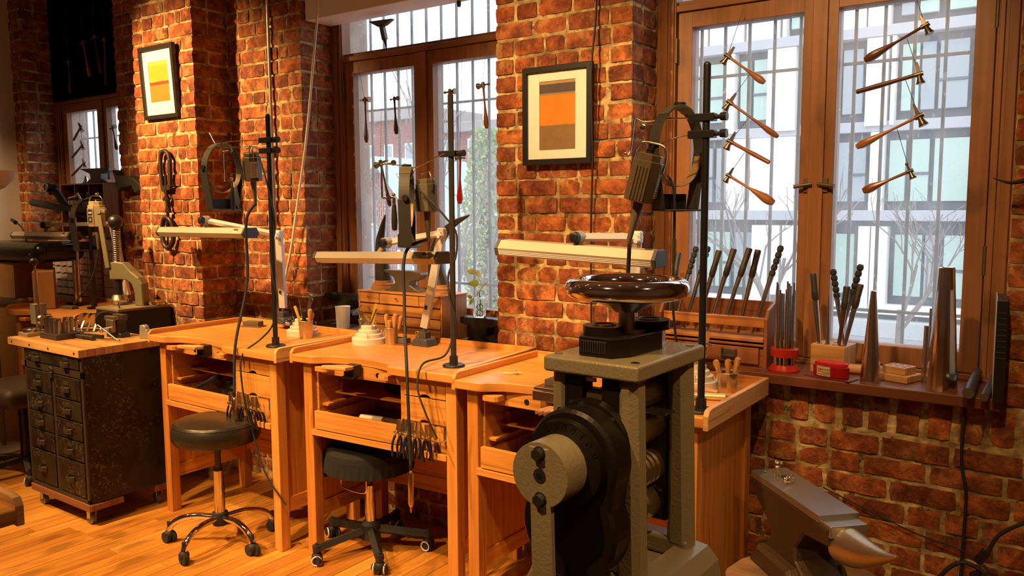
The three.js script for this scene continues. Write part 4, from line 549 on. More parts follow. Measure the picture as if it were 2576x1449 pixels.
// ---------------------------------------------------------------- old steel drawer cabinet with butcher block top
const wearA = fbm(51, 10, 10, 4), wearB = fbm(52, 60, 60, 2), wearC = fbm(53, 3, 3, 2);
const T_wear = tex(512, (u, v) => { const k = 0.8 + 0.4 * wearA(u, v); let c = [k * 0.42, k * 0.36, k * 0.24]; c = mixc(c, [0.3 * k, 0.17 * k, 0.08 * k], step(0.5, 0.7, wearA(v, u)) * 0.8); return mixc(c, [0.95, 0.85, 0.66], step(0.64, 0.72, wearB(u, v)) * step(0.44, 0.64, wearC(u, v)) * 0.8); }, true, [1.6, 1.6]);
const M_cab = std([0.17, 0.16, 0.15], 0.55, 0.2, { map: T_wear }); M_cab.userData.metres = true; const M_cabEdge = std([0.055, 0.042, 0.026], 0.5, 0.3);
{
  const t = thing('drawer_cabinet', 'worn black steel drawer cabinet with a butcher block top on casters', 'cabinet', [-4.3, 0, -2.2]), X0 = -0.3, X1 = 0.3, Z0 = -0.22, Z1 = 0.21;
  part(t, 'body', [bx(X0, X1, 0.115, 0.862, Z0, Z1 - 0.012)], M_cab);
  part(t, 'face_frame', [bx(X0, X0 + 0.022, 0.115, 0.862, Z1 - 0.012, Z1), bx(X1 - 0.022, X1, 0.115, 0.862, Z1 - 0.012, Z1), bx(-0.012, 0.012, 0.13, 0.75, Z1 - 0.012, Z1), bx(X0, X1, 0.115, 0.14, Z1 - 0.012, Z1), bx(X0, X1, 0.752, 0.79, Z1 - 0.012, Z1)], M_cabEdge);
  const pull = (p, x, y, z) => { part(p, 'pull', [ext([[-0.035, 0], [-0.035, 0.006], [-0.02, 0.02], [0.02, 0.02], [0.035, 0.006], [0.035, 0], [0.03, 0], [0.018, 0.015], [-0.018, 0.015], [-0.03, 0]], 0.026, 0.001).rotateX(Math.PI / 2).translate(x, y - 0.006, z)], M_cabEdge); part(p, 'label_holder', [bx(x - 0.025, x + 0.025, y + 0.014, y + 0.034, z - 0.001, z + 0.002, 0.0005)], M_cabEdge); };
  const wide = part(t, 'drawer', bx(X0 + 0.026, X1 - 0.026, 0.795, 0.857, Z1 - 0.01, Z1 + 0.004), M_cab); pull(wide, -0.15, 0.82, Z1 + 0.004); pull(wide, 0.15, 0.82, Z1 + 0.004);
  for (const [y0, y1] of [[0.637, 0.748], [0.532, 0.63], [0.432, 0.525], [0.327, 0.425], [0.145, 0.318]]) for (const s of [-1, 1]) { const d = part(t, 'drawer', bx(s < 0 ? X0 + 0.026 : 0.016, s < 0 ? -0.016 : X1 - 0.026, y0, y1, Z1 - 0.01, Z1 + 0.004), M_cab); pull(d, s * 0.145, (y0 + y1) / 2, Z1 + 0.004); }
  part(t, 'padlock', [tube([[-0.014, 0.755, Z1 + 0.008], [-0.014, 0.775, Z1 + 0.01], [0, 0.785, Z1 + 0.01], [0.014, 0.775, Z1 + 0.01], [0.014, 0.755, Z1 + 0.008]], 0.003, 6, 16), bx(-0.018, 0.018, 0.728, 0.758, Z1 + 0.002, Z1 + 0.014)], M_darkSteel);
  part(t, 'dolly', [bx(X0 - 0.005, X1 + 0.005, 0.078, 0.115, Z1 - 0.05, Z1 + 0.005), bx(X0, X1, 0.078, 0.115, Z0, Z0 + 0.08), bx(X1 - 0.01, X1 + 0.012, 0.082, 0.112, Z1 - 0.17, Z1)], wood([0.3, 0.13, 0.05], { rough: 0.7, map: T_grain }));
  for (const [x, z] of [[X0 + 0.06, Z1 - 0.03], [X1 - 0.05, Z1 - 0.03], [X0 + 0.06, Z0 + 0.04], [X1 - 0.05, Z0 + 0.04]]) { const c = part(t, 'caster', [tr(cyl(0.03, 0.03, 0.02, 0, -0.01, 0, 20), x, 0.03, z, 90, 20)], std([0.16, 0.13, 0.1], 0.6)); part(c, 'fork', [bx(x - 0.016, x + 0.016, 0.03, 0.078, z - 0.017, z - 0.013), bx(x - 0.016, x + 0.016, 0.03, 0.078, z + 0.013, z + 0.017), bx(x - 0.025, x + 0.025, 0.074, 0.079, z - 0.02, z + 0.02)], M_steel); }
  // block top of glued strips
  const tones = [[0.62, 0.36, 0.13], [0.7, 0.42, 0.17], [0.5, 0.26, 0.09], [0.58, 0.33, 0.13]].map((c) => wood(c, { rough: 0.55, map: T_plank }));
  const zs = [-0.225, -0.17, -0.11, -0.055, -0.005, 0.045, 0.092, 0.14, 0.18, 0.225], tp = part(t, 'block_top', bx(-0.44, 0.295, 0.864, 0.897, -0.222, 0.222), tones[2]);
  for (let i = 0; i < zs.length - 1; i++) part(tp, 'block_strip', bx(-0.447, 0.302, 0.862, 0.9, zs[i] + 0.0006, zs[i + 1] - 0.0006, 0.0015), tones[(i * 3 + 1) % 4]);
  for (const x of [-0.4, -0.2, 0.0, 0.26]) part(tp, 'plug', tr(cyl(0.006, 0.006, 0.003, 0, 0, 0, 12), x, 0.881, 0.2235, 90), M_cabEdge);
}
// ---------------------------------------------------------------- rolling mill
const hamA = fbm(71, 40, 40, 3), T_hammer = tex(256, (u, v) => step(0.3, 0.7, hamA(u, v)), false, [6, 6]);
const M_hammer = std([0.31, 0.262, 0.155], 0.34, 0.1, { bumpMap: T_hammer, bumpScale: 0.00025 }); M_hammer.userData.metres = true; const M_millBlack = std([0.018, 0.013, 0.009], 0.32, 0.3), M_roll = std([0.66, 0.54, 0.34], 0.34, 1);
const font = await new FontLoader().loadAsync('fonts/droid/droid_sans_bold.typeface.json');
function letters(text, size, depth) { const g = new TextGeometry(text, { font, size, depth, curveSegments: 3, bevelEnabled: false }); g.computeBoundingBox(); return g; }
{
  const t = thing('rolling_mill', 'large grey green hammered metal rolling mill with chrome handwheel and crank', 'rolling mill', [-0.722, 0, -1.395], -0.03), PT = 1.32;
  part(t, 'top_plate', [box(0.2, 0.03, 0.28, 0.004, PT - 0.015, 0, 0.006)], M_hammer);
  for (const [x, z] of [[-0.08, 0.11], [0.085, 0.115], [0.085, -0.11], [-0.08, -0.11]]) part(t, 'plate_bolt', [cyl(0.008, 0.008, 0.002, x, PT, z, 14)], M_steel);
  // front and rear frames: two posts each with a slot between
  for (const [z, name] of [[0.1, 'front_frame'], [-0.105, 'rear_frame']]) part(t, name, [
    ext([[-0.092, 0.91], [-0.088, PT - 0.03], [-0.062, PT - 0.03], [-0.056, 0.91]], 0.042, 0.006).translate(0, 0, z),
    ext([[0.05, 0.91], [0.052, PT - 0.03], [0.09, PT - 0.03], [0.1, 0.91]], 0.05, 0.012).translate(0, 0, z), bx(-0.09, 0.098, 0.89, 0.93, z - 0.024, z + 0.024, 0.008)], M_hammer);
  part(t, 'base_flange', [ext([[-0.14, 0.845], [0.15, 0.845], [0.142, 0.885], [0.12, 0.91], [0.07, 0.915], [0.05, 0.89], [-0.05, 0.89], [-0.07, 0.915], [-0.12, 0.91], [-0.135, 0.88]], 0.29, 0.008)], M_hammer);
  // black gibs, bearing block and the gap with a warm label
  part(t, 'gib', bx(-0.062, -0.022, 1.08, 1.287, 0.08, 0.118), M_millBlack); part(t, 'gib', bx(0.018, 0.054, 1.08, 1.287, 0.08, 0.118), M_millBlack);
  part(t, 'bearing_block', bx(-0.022, 0.018, 1.19, 1.262, 0.085, 0.11, 0.006), std([0.16, 0.12, 0.07], 0.4, 0.6)); part(t, 'name_label', bx(-0.014, 0.006, 1.277, 1.285, 0.114, 0.12, 0.001), M_brass);
  for (const [x, y] of [[-0.044, 1.232], [0.035, 1.228], [0.062, 1.2], [-0.07, 1.215]]) part(t, 'set_screw', tr(cyl(0.006, 0.006, 0.006, 0, 0, 0, 12), x, y, 0.117, 90), M_darkSteel);
  // rolls between the frames
  for (const [y, r, nm, grooved] of [[1.232, 0.033, 'roll', 0], [1.16, 0.033, 'roll', 0], [1.072, 0.034, 'grooved_roll', 1], [1.0, 0.033, 'grooved_roll', 2]]) {
    const pts = [[0, -0.085], [r, -0.085]]; if (grooved === 1) for (let i = 0; i < 7; i++) { const z = -0.065 + i * 0.018; pts.push([r, z], [r - 0.006, z + 0.005], [r, z + 0.01]); } if (grooved === 2) pts.push([r, -0.03], [r * 0.85, -0.026], [r * 0.85, -0.018], [r, -0.014]); pts.push([r, 0.085], [0, 0.085]);
    part(t, nm, [tr(lathe(pts, 32), 0.012, y, -0.003, 90)], M_roll);
  }
  part(t, 'guide_plate', [bx(-0.02, 0.08, 1.195, 1.2, -0.06, -0.02)], M_darkSteel); part(t, 'rear_bearing', [bx(-0.05, 0.05, 0.96, 1.285, -0.1, -0.085), bx(-0.05, 0.046, 0.965, 1.03, -0.085, -0.07, 0.006)], M_millBlack);
  // round flange with bolts, then the lobed gear cover and its raised name
  const fl = part(t, 'bearing_flange', [tr(cyl(0.083, 0.08, 0.016, 0, 0, 0, 48), 0.0, 1.165, 0.12, 90)], M_millBlack); for (const a of [45, 100, 135, 170]) part(fl, 'bolt', [tr(cyl(0.006, 0.006, 0.008, 0, 0, 0, 6), Math.cos(a * RAD) * 0.073, 1.165 + Math.sin(a * RAD) * 0.073, 0.134, 90)], M_darkSteel);
  const cv = new THREE.Shape(); { const c1 = 1.145, c2 = 1.02, r1 = 0.093, r2 = 0.1; for (let i = 0; i <= 30; i++) { const a = (-22 + 224 * i / 30) * RAD; cv[i ? 'lineTo' : 'moveTo'](-0.005 + Math.cos(a) * r1, c1 + Math.sin(a) * r1); } for (let i = 0; i <= 30; i++) { const a = (152 + 236 * i / 30) * RAD; cv.lineTo(-0.012 + Math.cos(a) * r2, c2 + Math.sin(a) * r2); } cv.closePath(); }
  const cov = part(t, 'gear_cover', [ext(cv, 0.06, 0.006).translate(0, 0, 0.155)], M_millBlack);
  part(t, 'cover_boss', [tr(cyl(0.08, 0.078, 0.02, 0, 0, 0, 48), -0.012, 1.142, 0.18, 90)], M_millBlack);
  { const word = 'DURSTON', gs = [], r0 = 0.0635; [...word].forEach((ch, i) => { const g = letters(ch, 0.0125, 0.0018), w = g.boundingBox.max.x; g.translate(-w / 2, 0, 0); const a = (118 - i * 15.5) * RAD; gs.push(tr(g, -0.012 + Math.cos(a) * r0, 1.142 + Math.sin(a) * r0, 0.2, 0, 0, a / RAD - 90)); }); part(cov, 'lettering', gs, std([0.024, 0.018, 0.013], 0.28, 0.4)); }
  // crank: boss, arm in its slot, hex bolts, centre screw
  part(t, 'crank_boss', [tr(cyl(0.057, 0.057, 0.062, 0, 0, 0, 56), -0.018, 1.138, 0.2, 90)], M_hammer);
  const arm = part(t, 'crank_arm', [ext([[-0.022, 1.187], [0.02, 1.187], [0.03, 0.84], [-0.013, 0.84]], 0.014, 0.002).translate(-0.018, 0, 0.2565)], M_hammer);
  for (const y of [1.176, 1.096]) part(arm, 'hex_bolt', [tr(cyl(0.0115, 0.0105, 0.011, 0, 0, 0, 6), -0.018 + (1.187 - y) * 0.03, y, 0.2635, 90), tr(cyl(0.013, 0.013, 0.002, 0, 0, 0, 20), -0.018 + (1.187 - y) * 0.03, y, 0.2625, 90)], M_darkSteel);
  part(arm, 'socket_screw', [tr(cyl(0.0125, 0.0125, 0.002, 0, 0, 0, 28), -0.0165, 1.138, 0.263, 90)], M_darkSteel); part(arm, 'socket', [tr(cyl(0.005, 0.005, 0.002, 0, 0, 0, 6), -0.0165, 1.138, 0.2642, 90)], M_black);
  // gear housing on the plate
  const hs = [[-0.05, -0.08], [-0.05, 0.085], [-0.038, 0.105], [0.03, 0.105], [0.05, 0.07], [0.058, -0.04], [0.035, -0.1], [-0.03, -0.1]];
  const gh = part(t, 'gear_housing', [ext(hs.map(([x, z]) => [x, z]), 0.036, 0.002).rotateX(Math.PI / 2).translate(0, PT + 0.019, 0)], M_millBlack); part(gh, 'housing_side', [ext([[-0.031, -0.016], [0.031, -0.016], [0.031, 0.016], [-0.031, 0.016]], 0.002, 0).rotateY(111 * RAD).translate(0.047, PT + 0.019, -0.0702)], M_steel);
  const cp = [[-0.012, 0.058], [0.02, -0.062]]; for (const [x, z] of cp) { part(gh, 'screw_cap', [cyl(0.04, 0.04, 0.018, x, PT + 0.036, z, 36)], M_millBlack); part(gh, 'cap_ring', tr(new THREE.TorusGeometry(0.02, 0.0018, 8, 30), x, PT + 0.054, z, 90), M_millBlack); }
  part(gh, 'gear_teeth', [bx(-0.034, 0.02, PT + 0.008, PT + 0.03, 0.1, 0.1062, 0.0005), ...Array.from({ length: 11 }, (_, i) => bx(-0.033 + i * 0.005, -0.0305 + i * 0.005, PT + 0.009, PT + 0.029, 0.106, 0.1085, 0.0004))], M_darkSteel);
  part(t, 'washer', [cyl(0.035, 0.034, 0.003, 0.004, PT + 0.037, -0.004, 32)], M_steel);
  part(t, 'wheel_column', [cyl(0.0165, 0.0165, 0.055, 0.002, PT + 0.038, -0.002, 28)], std([0.66, 0.58, 0.46], 0.38, 1));
  const hw = part(t, 'handwheel', [tr(new THREE.TorusGeometry(0.1, 0.0195, 24, 72), 0.002, 1.44, -0.002, 90)], M_chrome); part(hw, 'wheel_dish', [lathe([[0, 1.394], [0.025, 1.394], [0.03, 1.398], [0.066, 1.419], [0.09, 1.43], [0.09, 1.444], [0.05, 1.438], [0.02, 1.446], [0, 1.448]], 48, 0.002, 0, -0.002)], std([0.86, 0.78, 0.64], 0.34, 1));
  const st = thing('mill_stand', 'dark steel pedestal carrying the rolling mill', 'pedestal', [-0.722, 0, -1.395]);
  part(st, 'column', [ext([[-0.1, 0.02], [0.1, 0.02], [0.075, 0.825], [-0.075, 0.825]], 0.2, 0.006)], M_hammer); part(st, 'foot', [bx(-0.22, 0.22, 0, 0.025, -0.22, 0.22)], M_millBlack); part(st, 'top', [bx(-0.15, 0.155, 0.825, 0.844, -0.15, 0.15)], M_millBlack);
}
// ---------------------------------------------------------------- anvil on its stump
{
  const s = thing('tree_stump', 'round wooden stump under the big anvil', 'stump', [-0.66, 0, -2.51]);
  part(s, 'log', (() => { const g = new THREE.CylinderGeometry(0.24, 0.25, 0.42, 48, 6), p = g.attributes.position; for (let i = 0; i < p.count; i++) { const a = Math.atan2(p.getZ(i), p.getX(i)), k = 1 + 0.02 * Math.sin(a * 5) + 0.012 * Math.sin(a * 13 + 1); p.setXYZ(i, p.getX(i) * k, p.getY(i), p.getZ(i) * k); } g.computeVertexNormals(); return g.translate(0, 0.21, 0); })(), wood([0.32, 0.2, 0.12], { rough: 0.8, map: T_plank }));
  const t = thing('anvil', 'large steel anvil with bright face standing on the stump', 'anvil', [-0.70, 0.42, -2.56], -0.776);   // runs from heel (-x) to horn (+x)
  const M_body = std([0.12, 0.075, 0.045], 0.5, 0.55, { bumpMap: T_speck, bumpScale: 0.0015 }), M_face = std([0.45, 0.43, 0.4], 0.33, 0.8), Y = 0.28;
  part(t, 'body', [
    ext([[-0.21, Y - 0.021], [-0.21, Y - 0.055], [-0.06, Y - 0.15], [-0.075, 0.1], [-0.16, 0.05], [-0.17, 0], [0.16, 0], [0.15, 0.05], [0.09, 0.09], [0.085, 0.13], [0.13, Y - 0.09], [0.25, Y - 0.075], [0.255, Y - 0.024], [0.21, Y - 0.022], [0.208, Y - 0.021]], 0.13, 0.006),
    ext([[-0.15, 0.0], [0.15, 0], [0.1, 0.07], [-0.1, 0.07]], 0.2, 0.012)], M_body);
  const fs = new THREE.Shape([[-0.21, -0.065], [0.21, -0.065], [0.21, 0.065], [-0.21, 0.065]].map((q) => new THREE.Vector2(...q))); circleHole(fs, -0.18, -0.03, 0.009); fs.holes.push(new THREE.Path([[-0.14, -0.005], [-0.14, 0.025], [-0.112, 0.025], [-0.112, -0.005]].map((q) => new THREE.Vector2(...q))));
  part(t, 'face', [ext(fs, 0.022, 0.001, 10).rotateX(-Math.PI / 2).translate(0, Y - 0.011, 0)], M_face); part(t, 'step', [bx(0.208, 0.262, Y - 0.05, Y - 0.014, -0.058, 0.058, 0.003)], M_face);
  part(t, 'horn', (() => { const g = new THREE.CylinderGeometry(0.004, 0.056, 0.23, 40, 12), p = g.attributes.position; for (let i = 0; i < p.count; i++) { const y = p.getY(i), k = (y + 0.115) / 0.23; const bul = 1 + 0.22 * Math.sin(k * Math.PI); p.setXYZ(i, p.getX(i) * bul - (1 - k) * 0 , y, p.getZ(i) * bul * 0.95); } g.rotateZ(-Math.PI / 2); g.translate(0.36, Y - 0.075, 0); const q = g.attributes.position; for (let i = 0; i < q.count; i++) { const k = (q.getX(i) - 0.245) / 0.23; q.setY(i, q.getY(i) + 0.062 * k * k); } g.computeVertexNormals(); return g; })(), std([0.56, 0.46, 0.32], 0.3, 0.9, { bumpMap: T_speck, bumpScale: 0.0004 }));
  // two cast rings on the face
  const M_gold = std([0.92, 0.72, 0.42], 0.16, 1);
  const a = thing('silver_ring', 'upright cast silver ring with a horse head standing on the anvil face', 'ring', [-0.80, 0.701, -2.64], 0.4); part(a, 'band', [rod([-0.009, 0, 0], [-0.006, 0.035, 0], 0.0022), rod([0.01, 0.002, 0.002], [0.006, 0.035, 0], 0.0022)], M_gold); part(a, 'crest', [ball(0.011, 0, 0.04, 0, [1, 1.1, 0.8]), ball(0.006, 0.012, 0.047, 0, [1.3, 0.8, 0.8]), ball(0.005, -0.006, 0.05, 0)], M_gold);
  const b = thing('silver_ring', 'cast ring lying on its side on the anvil face', 'ring', [-0.745, 0.701, -2.59], 0.9); part(b, 'band', [tr(new THREE.TorusGeometry(0.0125, 0.0025, 10, 28), 0.006, 0.0148, 0, 0, 20, 0)], M_gold); part(b, 'crest', [ball(0.008, -0.012, 0.014, 0.002, [1, 1, 0.8]), ball(0.006, -0.018, 0.017, 0), ball(0.005, -0.012, 0.022, 0.002), ball(0.004, -0.019, 0.01, 0.003)], M_gold);
}
bench('pine bench corner across the room, its rounded rail end showing', [-1.925, 0, 0.15], Math.PI / 2, 0.9);
// ---------------------------------------------------------------- pliers on the bench rods
const M_grip = { black: std([0.014, 0.013, 0.013], 0.35), blue: std([0.012, 0.018, 0.08], 0.3), red: std([0.3, 0.02, 0.015], 0.35) };
const plierJaw = ['flat', 'round', 'snipe'].map((k) => [ext(k === 'flat' ? [[-0.008, 0], [-0.009, 0.04], [0.009, 0.04], [0.008, 0]] : k === 'round' ? [[-0.009, 0], [-0.004, 0.046], [0.004, 0.046], [0.009, 0]] : [[-0.01, 0], [-0.006, 0.02], [-0.003, 0.05], [0.003, 0.05], [0.006, 0.02], [0.01, 0]], 0.007, 0.001), tr(cyl(0.0095, 0.0095, 0.009, 0, -0.0045, 0, 14), 0, 0, 0, 90)]);
const plierArm = (s) => tube([[s * 0.003, -0.004, 0], [s * 0.014, -0.03, 0], [s * 0.021, -0.065, 0], [s * 0.016, -0.105, 0.0]], 0.0032, 8, 16), plierGrip = (s) => tube([[s * 0.012, -0.026, 0], [s * 0.0205, -0.055, 0], [s * 0.0205, -0.08, 0], [s * 0.015, -0.112, 0]], 0.0052, 8, 16);
function pliers(label, p, turn, tilt, grip, jaw, group) { const t = thing('pliers', label, 'pliers', p, turn, group); t.rotation.z = tilt; part(t, 'jaws', plierJaw[jaw], M_steel); for (const s of [-1, 1]) { const a = part(t, 'handle', plierArm(s), M_steel); part(a, 'grip', plierGrip(s), M_grip[grip]); } return t; }
function plierRod(b, dv, W) { const x0 = dv + 0.03, x1 = W - 0.062; part(b, 'plier_rod', [rod([x0 - 0.035, 0.668, 0.028], [x1 + 0.005, 0.66, 0.028], 0.0045)], M_brass); for (const x of [x0, x1]) part(b, 'rod_bracket', [bx(x - 0.009, x + 0.009, 0.662, 0.722, -0.012, -0.008, 0.001), bx(x - 0.009, x + 0.009, 0.657, 0.661, -0.012, 0.03, 0.001)], M_steel); return [x0, x1]; }
function plierRow(b, W, n, colours, group, label) {
  const [x0, x1] = plierRod(b, 0.575 * W / 0.88, W); b.updateMatrixWorld(true);
  for (let i = 0; i < n; i++) { const g = colours[i % colours.length], p = V(x0 - 0.012 + (x1 - x0 - 0.03) * i / (n - 1), 0.684, 0.028).applyMatrix4(b.matrixWorld); pliers(label.replace('COLOUR', g), p.toArray(), b.rotation.y + 1.25 + rr(-0.25, 0.25), rr(-0.12, 0.2), g, i % 3, group); }
}
plierRow(bench1, 0.93, 8, ['black'], 'pliers on the rod under the bench before the recess', 'small pliers with COLOUR grips on the rod above the leather stool');
plierRow(bench2, 0.848, 8, ['blue', 'black', 'blue', 'black', 'black'], 'pliers on the rod under the middle bench', 'small pliers with COLOUR grips on the rod beside the hanging handpiece');

// ---------------------------------------------------------------- things on the bench tops
const M_holder = std([0.66, 0.6, 0.5], 0.6), M_cupSteel = std([0.62, 0.55, 0.44], 0.3, 1), M_beech = wood([0.62, 0.33, 0.13], { rough: 0.4, map: T_grain }), M_yellow = std([0.62, 0.42, 0.03], 0.4);
function burHolder(label, p, s = 1) {
  const t = thing('bur_holder', label, 'tool holder', p, rr(0, 6), 'round tiered bur holders'); const R = [0.078, 0.061, 0.047, 0.036].map((q) => q * s), H = [0, 0.028, 0.046, 0.064, 0.082].map((q) => q * s);
  R.forEach((r, i) => part(t, 'tier', [lathe([[0, H[i]], [r, H[i]], [r, H[i + 1] - 0.002], [r - 0.002, H[i + 1]], [0, H[i + 1]]], 40)], M_holder));
  for (let i = 0; i < 12; i++) { const k = i % 3, a = rr(0, 6.28), r = (R[k] + R[k + 1]) / 2, h = rr(0.02, 0.036); part(t, 'bur', [rod([Math.cos(a) * r, H[k + 1] - 0.004, Math.sin(a) * r], [Math.cos(a) * r, H[k + 1] + h, Math.sin(a) * r], 0.0012), ball(0.0022 + 0.002 * (i % 2), Math.cos(a) * r, H[k + 1] + h, Math.sin(a) * r)], M_steel); }
  return t;
}
function handTool(name, label, cat, base, top, prof, mat, group) { const d = V(...top).sub(V(...base)), L = d.length(), g = lathe(prof.map(([r, k]) => [r, k * L]), 16); g.applyQuaternion(new THREE.Quaternion().setFromUnitVectors(V(0, 1, 0), d.normalize())); return solo(name, label, cat, [g], mat, base, 0, group); }
const BULB = [[0, 0], [0.003, 0.01], [0.003, 0.45], [0.0075, 0.5], [0.009, 0.58], [0.0085, 0.7], [0.012, 0.85], [0.0105, 0.96], [0.005, 1], [0, 1]];
function cup(label, p, r = 0.033, h = 0.085) { const t = thing('steel_cup', label, 'cup', p, 0, 'steel cups of tools on the benches'); part(t, 'wall', [lathe([[0, 0], [r * 0.86, 0], [r * 0.88, 0.003], [r, h], [r - 0.0015, h], [r * 0.86, 0.004], [0, 0.004]], 40)], M_cupSteel); part(t, 'rim', tr(new THREE.TorusGeometry(r - 0.0005, 0.0016, 8, 40), 0, h, 0, 90), M_cupSteel); return t; }
function ruler(label, a, b, mat, w = 0.014) { return solo('steel_rule', label, 'ruler', [bar([0, 0, 0], [b[0] - a[0], b[1] - a[1], b[2] - a[2]], w, 0.0014, 35, 0.0004)], mat, a); }
function gauge(label, p, turn, tilt) { const t = thing('dividing_caliper', label, 'caliper', p, turn); t.rotation.z = tilt; part(t, 'beam', [bx(-0.009, 0.009, 0, 0.085, -0.002, 0.002, 0.0006)], M_cupSteel); part(t, 'jaw', [ext([[-0.03, 0.082], [0.03, 0.088], [0.034, 0.094], [-0.028, 0.092]], 0.004, 0.0006)], M_cupSteel); part(t, 'thumb_wheel', [tr(cyl(0.01, 0.01, 0.004, 0, 0, 0, 16), 0.01, 0.06, 0.004, 90)], M_brass); return t; }
const handles = (c, list, group, label) => list.forEach(([x, z, dx, dz, L, k]) => handTool('graver', label[k % label.length], 'graver', [c[0] + x, c[1] + 0.006, c[2] + z], [c[0] + x + dx, c[1] + L, c[2] + z + dz], BULB, k === 2 ? M_black : M_beech, group));
// bench before the recess
burHolder('white tiered bur holder behind the steel cup on the bench by the recess', [-3.275, 0.94, -2.755]); cup('brushed steel cup with a yellow rule on the bench by the recess', [-3.17, 0.94, -2.69], 0.036, 0.088);
handles([-3.17, 0.94, -2.69], [[0.0, 0.01, 0.004, 0, 0.142, 2], [0.014, -0.004, 0.01, -0.006, 0.147, 0], [-0.012, -0.012, 0.028, -0.02, 0.125, 0]], 'gravers in the cup by the recess', ['wooden handled graver in the cup by the recess', '', 'black handled graver in the cup by the recess']);
ruler('yellow rule leaning out of the cup by the recess', [-3.165, 0.946, -2.68], [-3.225, 1.1, -2.67], M_yellow); ruler('thin steel rod leaning out of the holder by the recess', [-3.25, 1.0, -2.74], [-3.275, 1.12, -2.74], M_steel, 0.005); gauge('brass caliper standing up out of the cup by the recess', [-3.16, 1.075, -2.7], 0.3, -0.22);
{ const t = thing('third_hand', 'small black third hand clamp beside the bur holder by the recess', 'clamp', [-3.392, 0.94, -2.81]); part(t, 'base', [lathe([[0, 0], [0.03, 0], [0.03, 0.02], [0.01, 0.026], [0, 0.026]], 20)], M_black); part(t, 'arm', [rod([0, 0.02, 0], [0.01, 0.07, 0.02], 0.006), ball(0.012, 0.01, 0.075, 0.02), rod([0.01, 0.075, 0.02], [0.012, 0.13, 0.02], 0.009, 0.007), ball(0.01, -0.012, 0.06, 0.03), rod([0.01, 0.07, 0.02], [-0.04, 0.05, 0.05], 0.005)], M_black); part(t, 'knob', [ball(0.011, -0.02, 0.045, 0.04), ball(0.01, 0.0, 0.045, 0.045)], M_steel); }
function stone(label, p, turn, tray = true) { const t = thing('oil_stone', label, 'whetstone', p, turn, 'whetstones on the benches'); if (tray) part(t, 'tray', [bx(-0.062, 0.062, 0, 0.006, -0.036, 0.036)], std([0.2, 0.07, 0.03], 0.6)); part(t, 'stone', [bx(-0.05, 0.05, tray ? 0.006 : 0, tray ? 0.03 : 0.02, -0.025, 0.025)], std([0.11, 0.085, 0.055], 0.8)); }
stone('whetstone on a red tray on the bench before the pilaster', [-3.72, 0.94, -2.79], 0.3); stone('whetstone on a red tray behind the lamp on the middle bench', [-2.665, 0.94, -2.825], 0.1); stone('dark whetstone on the far bench top', [-5.37, 0.94, -2.62], 0.2, false);
// bench pins
function benchPin(label, p, turn, worn) { const t = thing('bench_pin', label, 'bench pin', p, turn, 'bench pins clamped to the benches'); part(t, 'holder', [bx(-0.032, 0.032, -0.04, 0.012, -0.03, 0.016), bx(-0.038, 0.03, -0.046, -0.036, -0.01, 0.024)], M_black); part(t, 'screw', [tr(cyl(0.008, 0.008, 0.008, 0, 0, 0, 14), 0.006, -0.008, 0.018, 90), tr(cyl(0.004, 0.004, 0.014, 0, 0, 0, 8), 0.006, -0.008, 0.01, 90)], M_chrome);
  const s = worn ? [[-0.025, 0], [0.03, 0], [0.03, 0.06], [0.022, 0.075], [0.015, 0.06], [0.006, 0.09], [-0.003, 0.065], [-0.012, 0.095], [-0.022, 0.07], [-0.032, 0.085]] : [[-0.025, 0], [0.028, 0], [0.02, 0.05], [-0.1, 0.07], [-0.11, 0.055]];
  part(t, 'pin', [ext(s, 0.016, 0.003).rotateX(Math.PI / 2).translate(0, 0.004, 0.01)], worn ? wood([0.6, 0.36, 0.2], { rough: 0.8, map: T_grain }) : M_pinePale); return t; }
benchPin('black pin clamp with pale wooden wedge on the bench before the recess', [-3.545, 0.905, -2.36], 0, false); benchPin('black pin clamp with pale wedge on the middle bench', [-2.56, 0.905, -2.415], 0.055, false); benchPin('worn notched bench pin on the bench behind the mill', [-1.5, 0.88, -2.39], 0, true);
// middle bench
burHolder('cream tiered bur holder beside the cup of wooden gravers on the middle bench', [-2.8, 0.94, -2.76], 1.05); cup('polished steel cup of wooden gravers on the middle bench', [-2.683, 0.94, -2.79], 0.034, 0.082);
handles([-2.683, 0.94, -2.79], [[-0.012, 0.006, -0.012, 0, 0.145, 0], [0.004, 0.012, 0.004, 0.006, 0.12, 0], [0.012, 0.0, 0.018, 0.0, 0.15, 0], [0.0, -0.014, 0.0, -0.01, 0.135, 0], [0.016, -0.012, 0.03, -0.012, 0.138, 0]], 'wooden gravers in the cup on the middle bench', ['wooden handled graver in the cup on the middle bench']);
gauge('brass caliper leaning over the cream bur holder', [-2.80, 1.032, -2.755], 0.4, 0.62); ruler('yellow rule standing behind the cream bur holder', [-2.80, 1.03, -2.78], [-2.765, 1.13, -2.78], M_yellow, 0.018); ruler('thin dark file standing in the cream bur holder', [-2.79, 1.03, -2.76], [-2.745, 1.11, -2.76], M_darkSteel, 0.008);
solo('rubber_bulb', 'dark rubber bulb resting in the cream bur holder', 'rubber bulb', [ball(0.018, 0, 0.016, 0)], M_olive, [-2.835, 1.032, -2.75]);
{ const t = thing('brass_fittings', 'little brass fittings beside the lamp foot on the middle bench', 'fittings', [-2.595, 0.94, -2.87]); part(t, 'fitting', [cyl(0.012, 0.012, 0.018, 0, 0, 0, 16), cyl(0.007, 0.007, 0.03, 0, 0.018, 0, 12), tr(new THREE.TorusGeometry(0.009, 0.003, 8, 18), 0.004, 0.052, 0)], M_brass); }
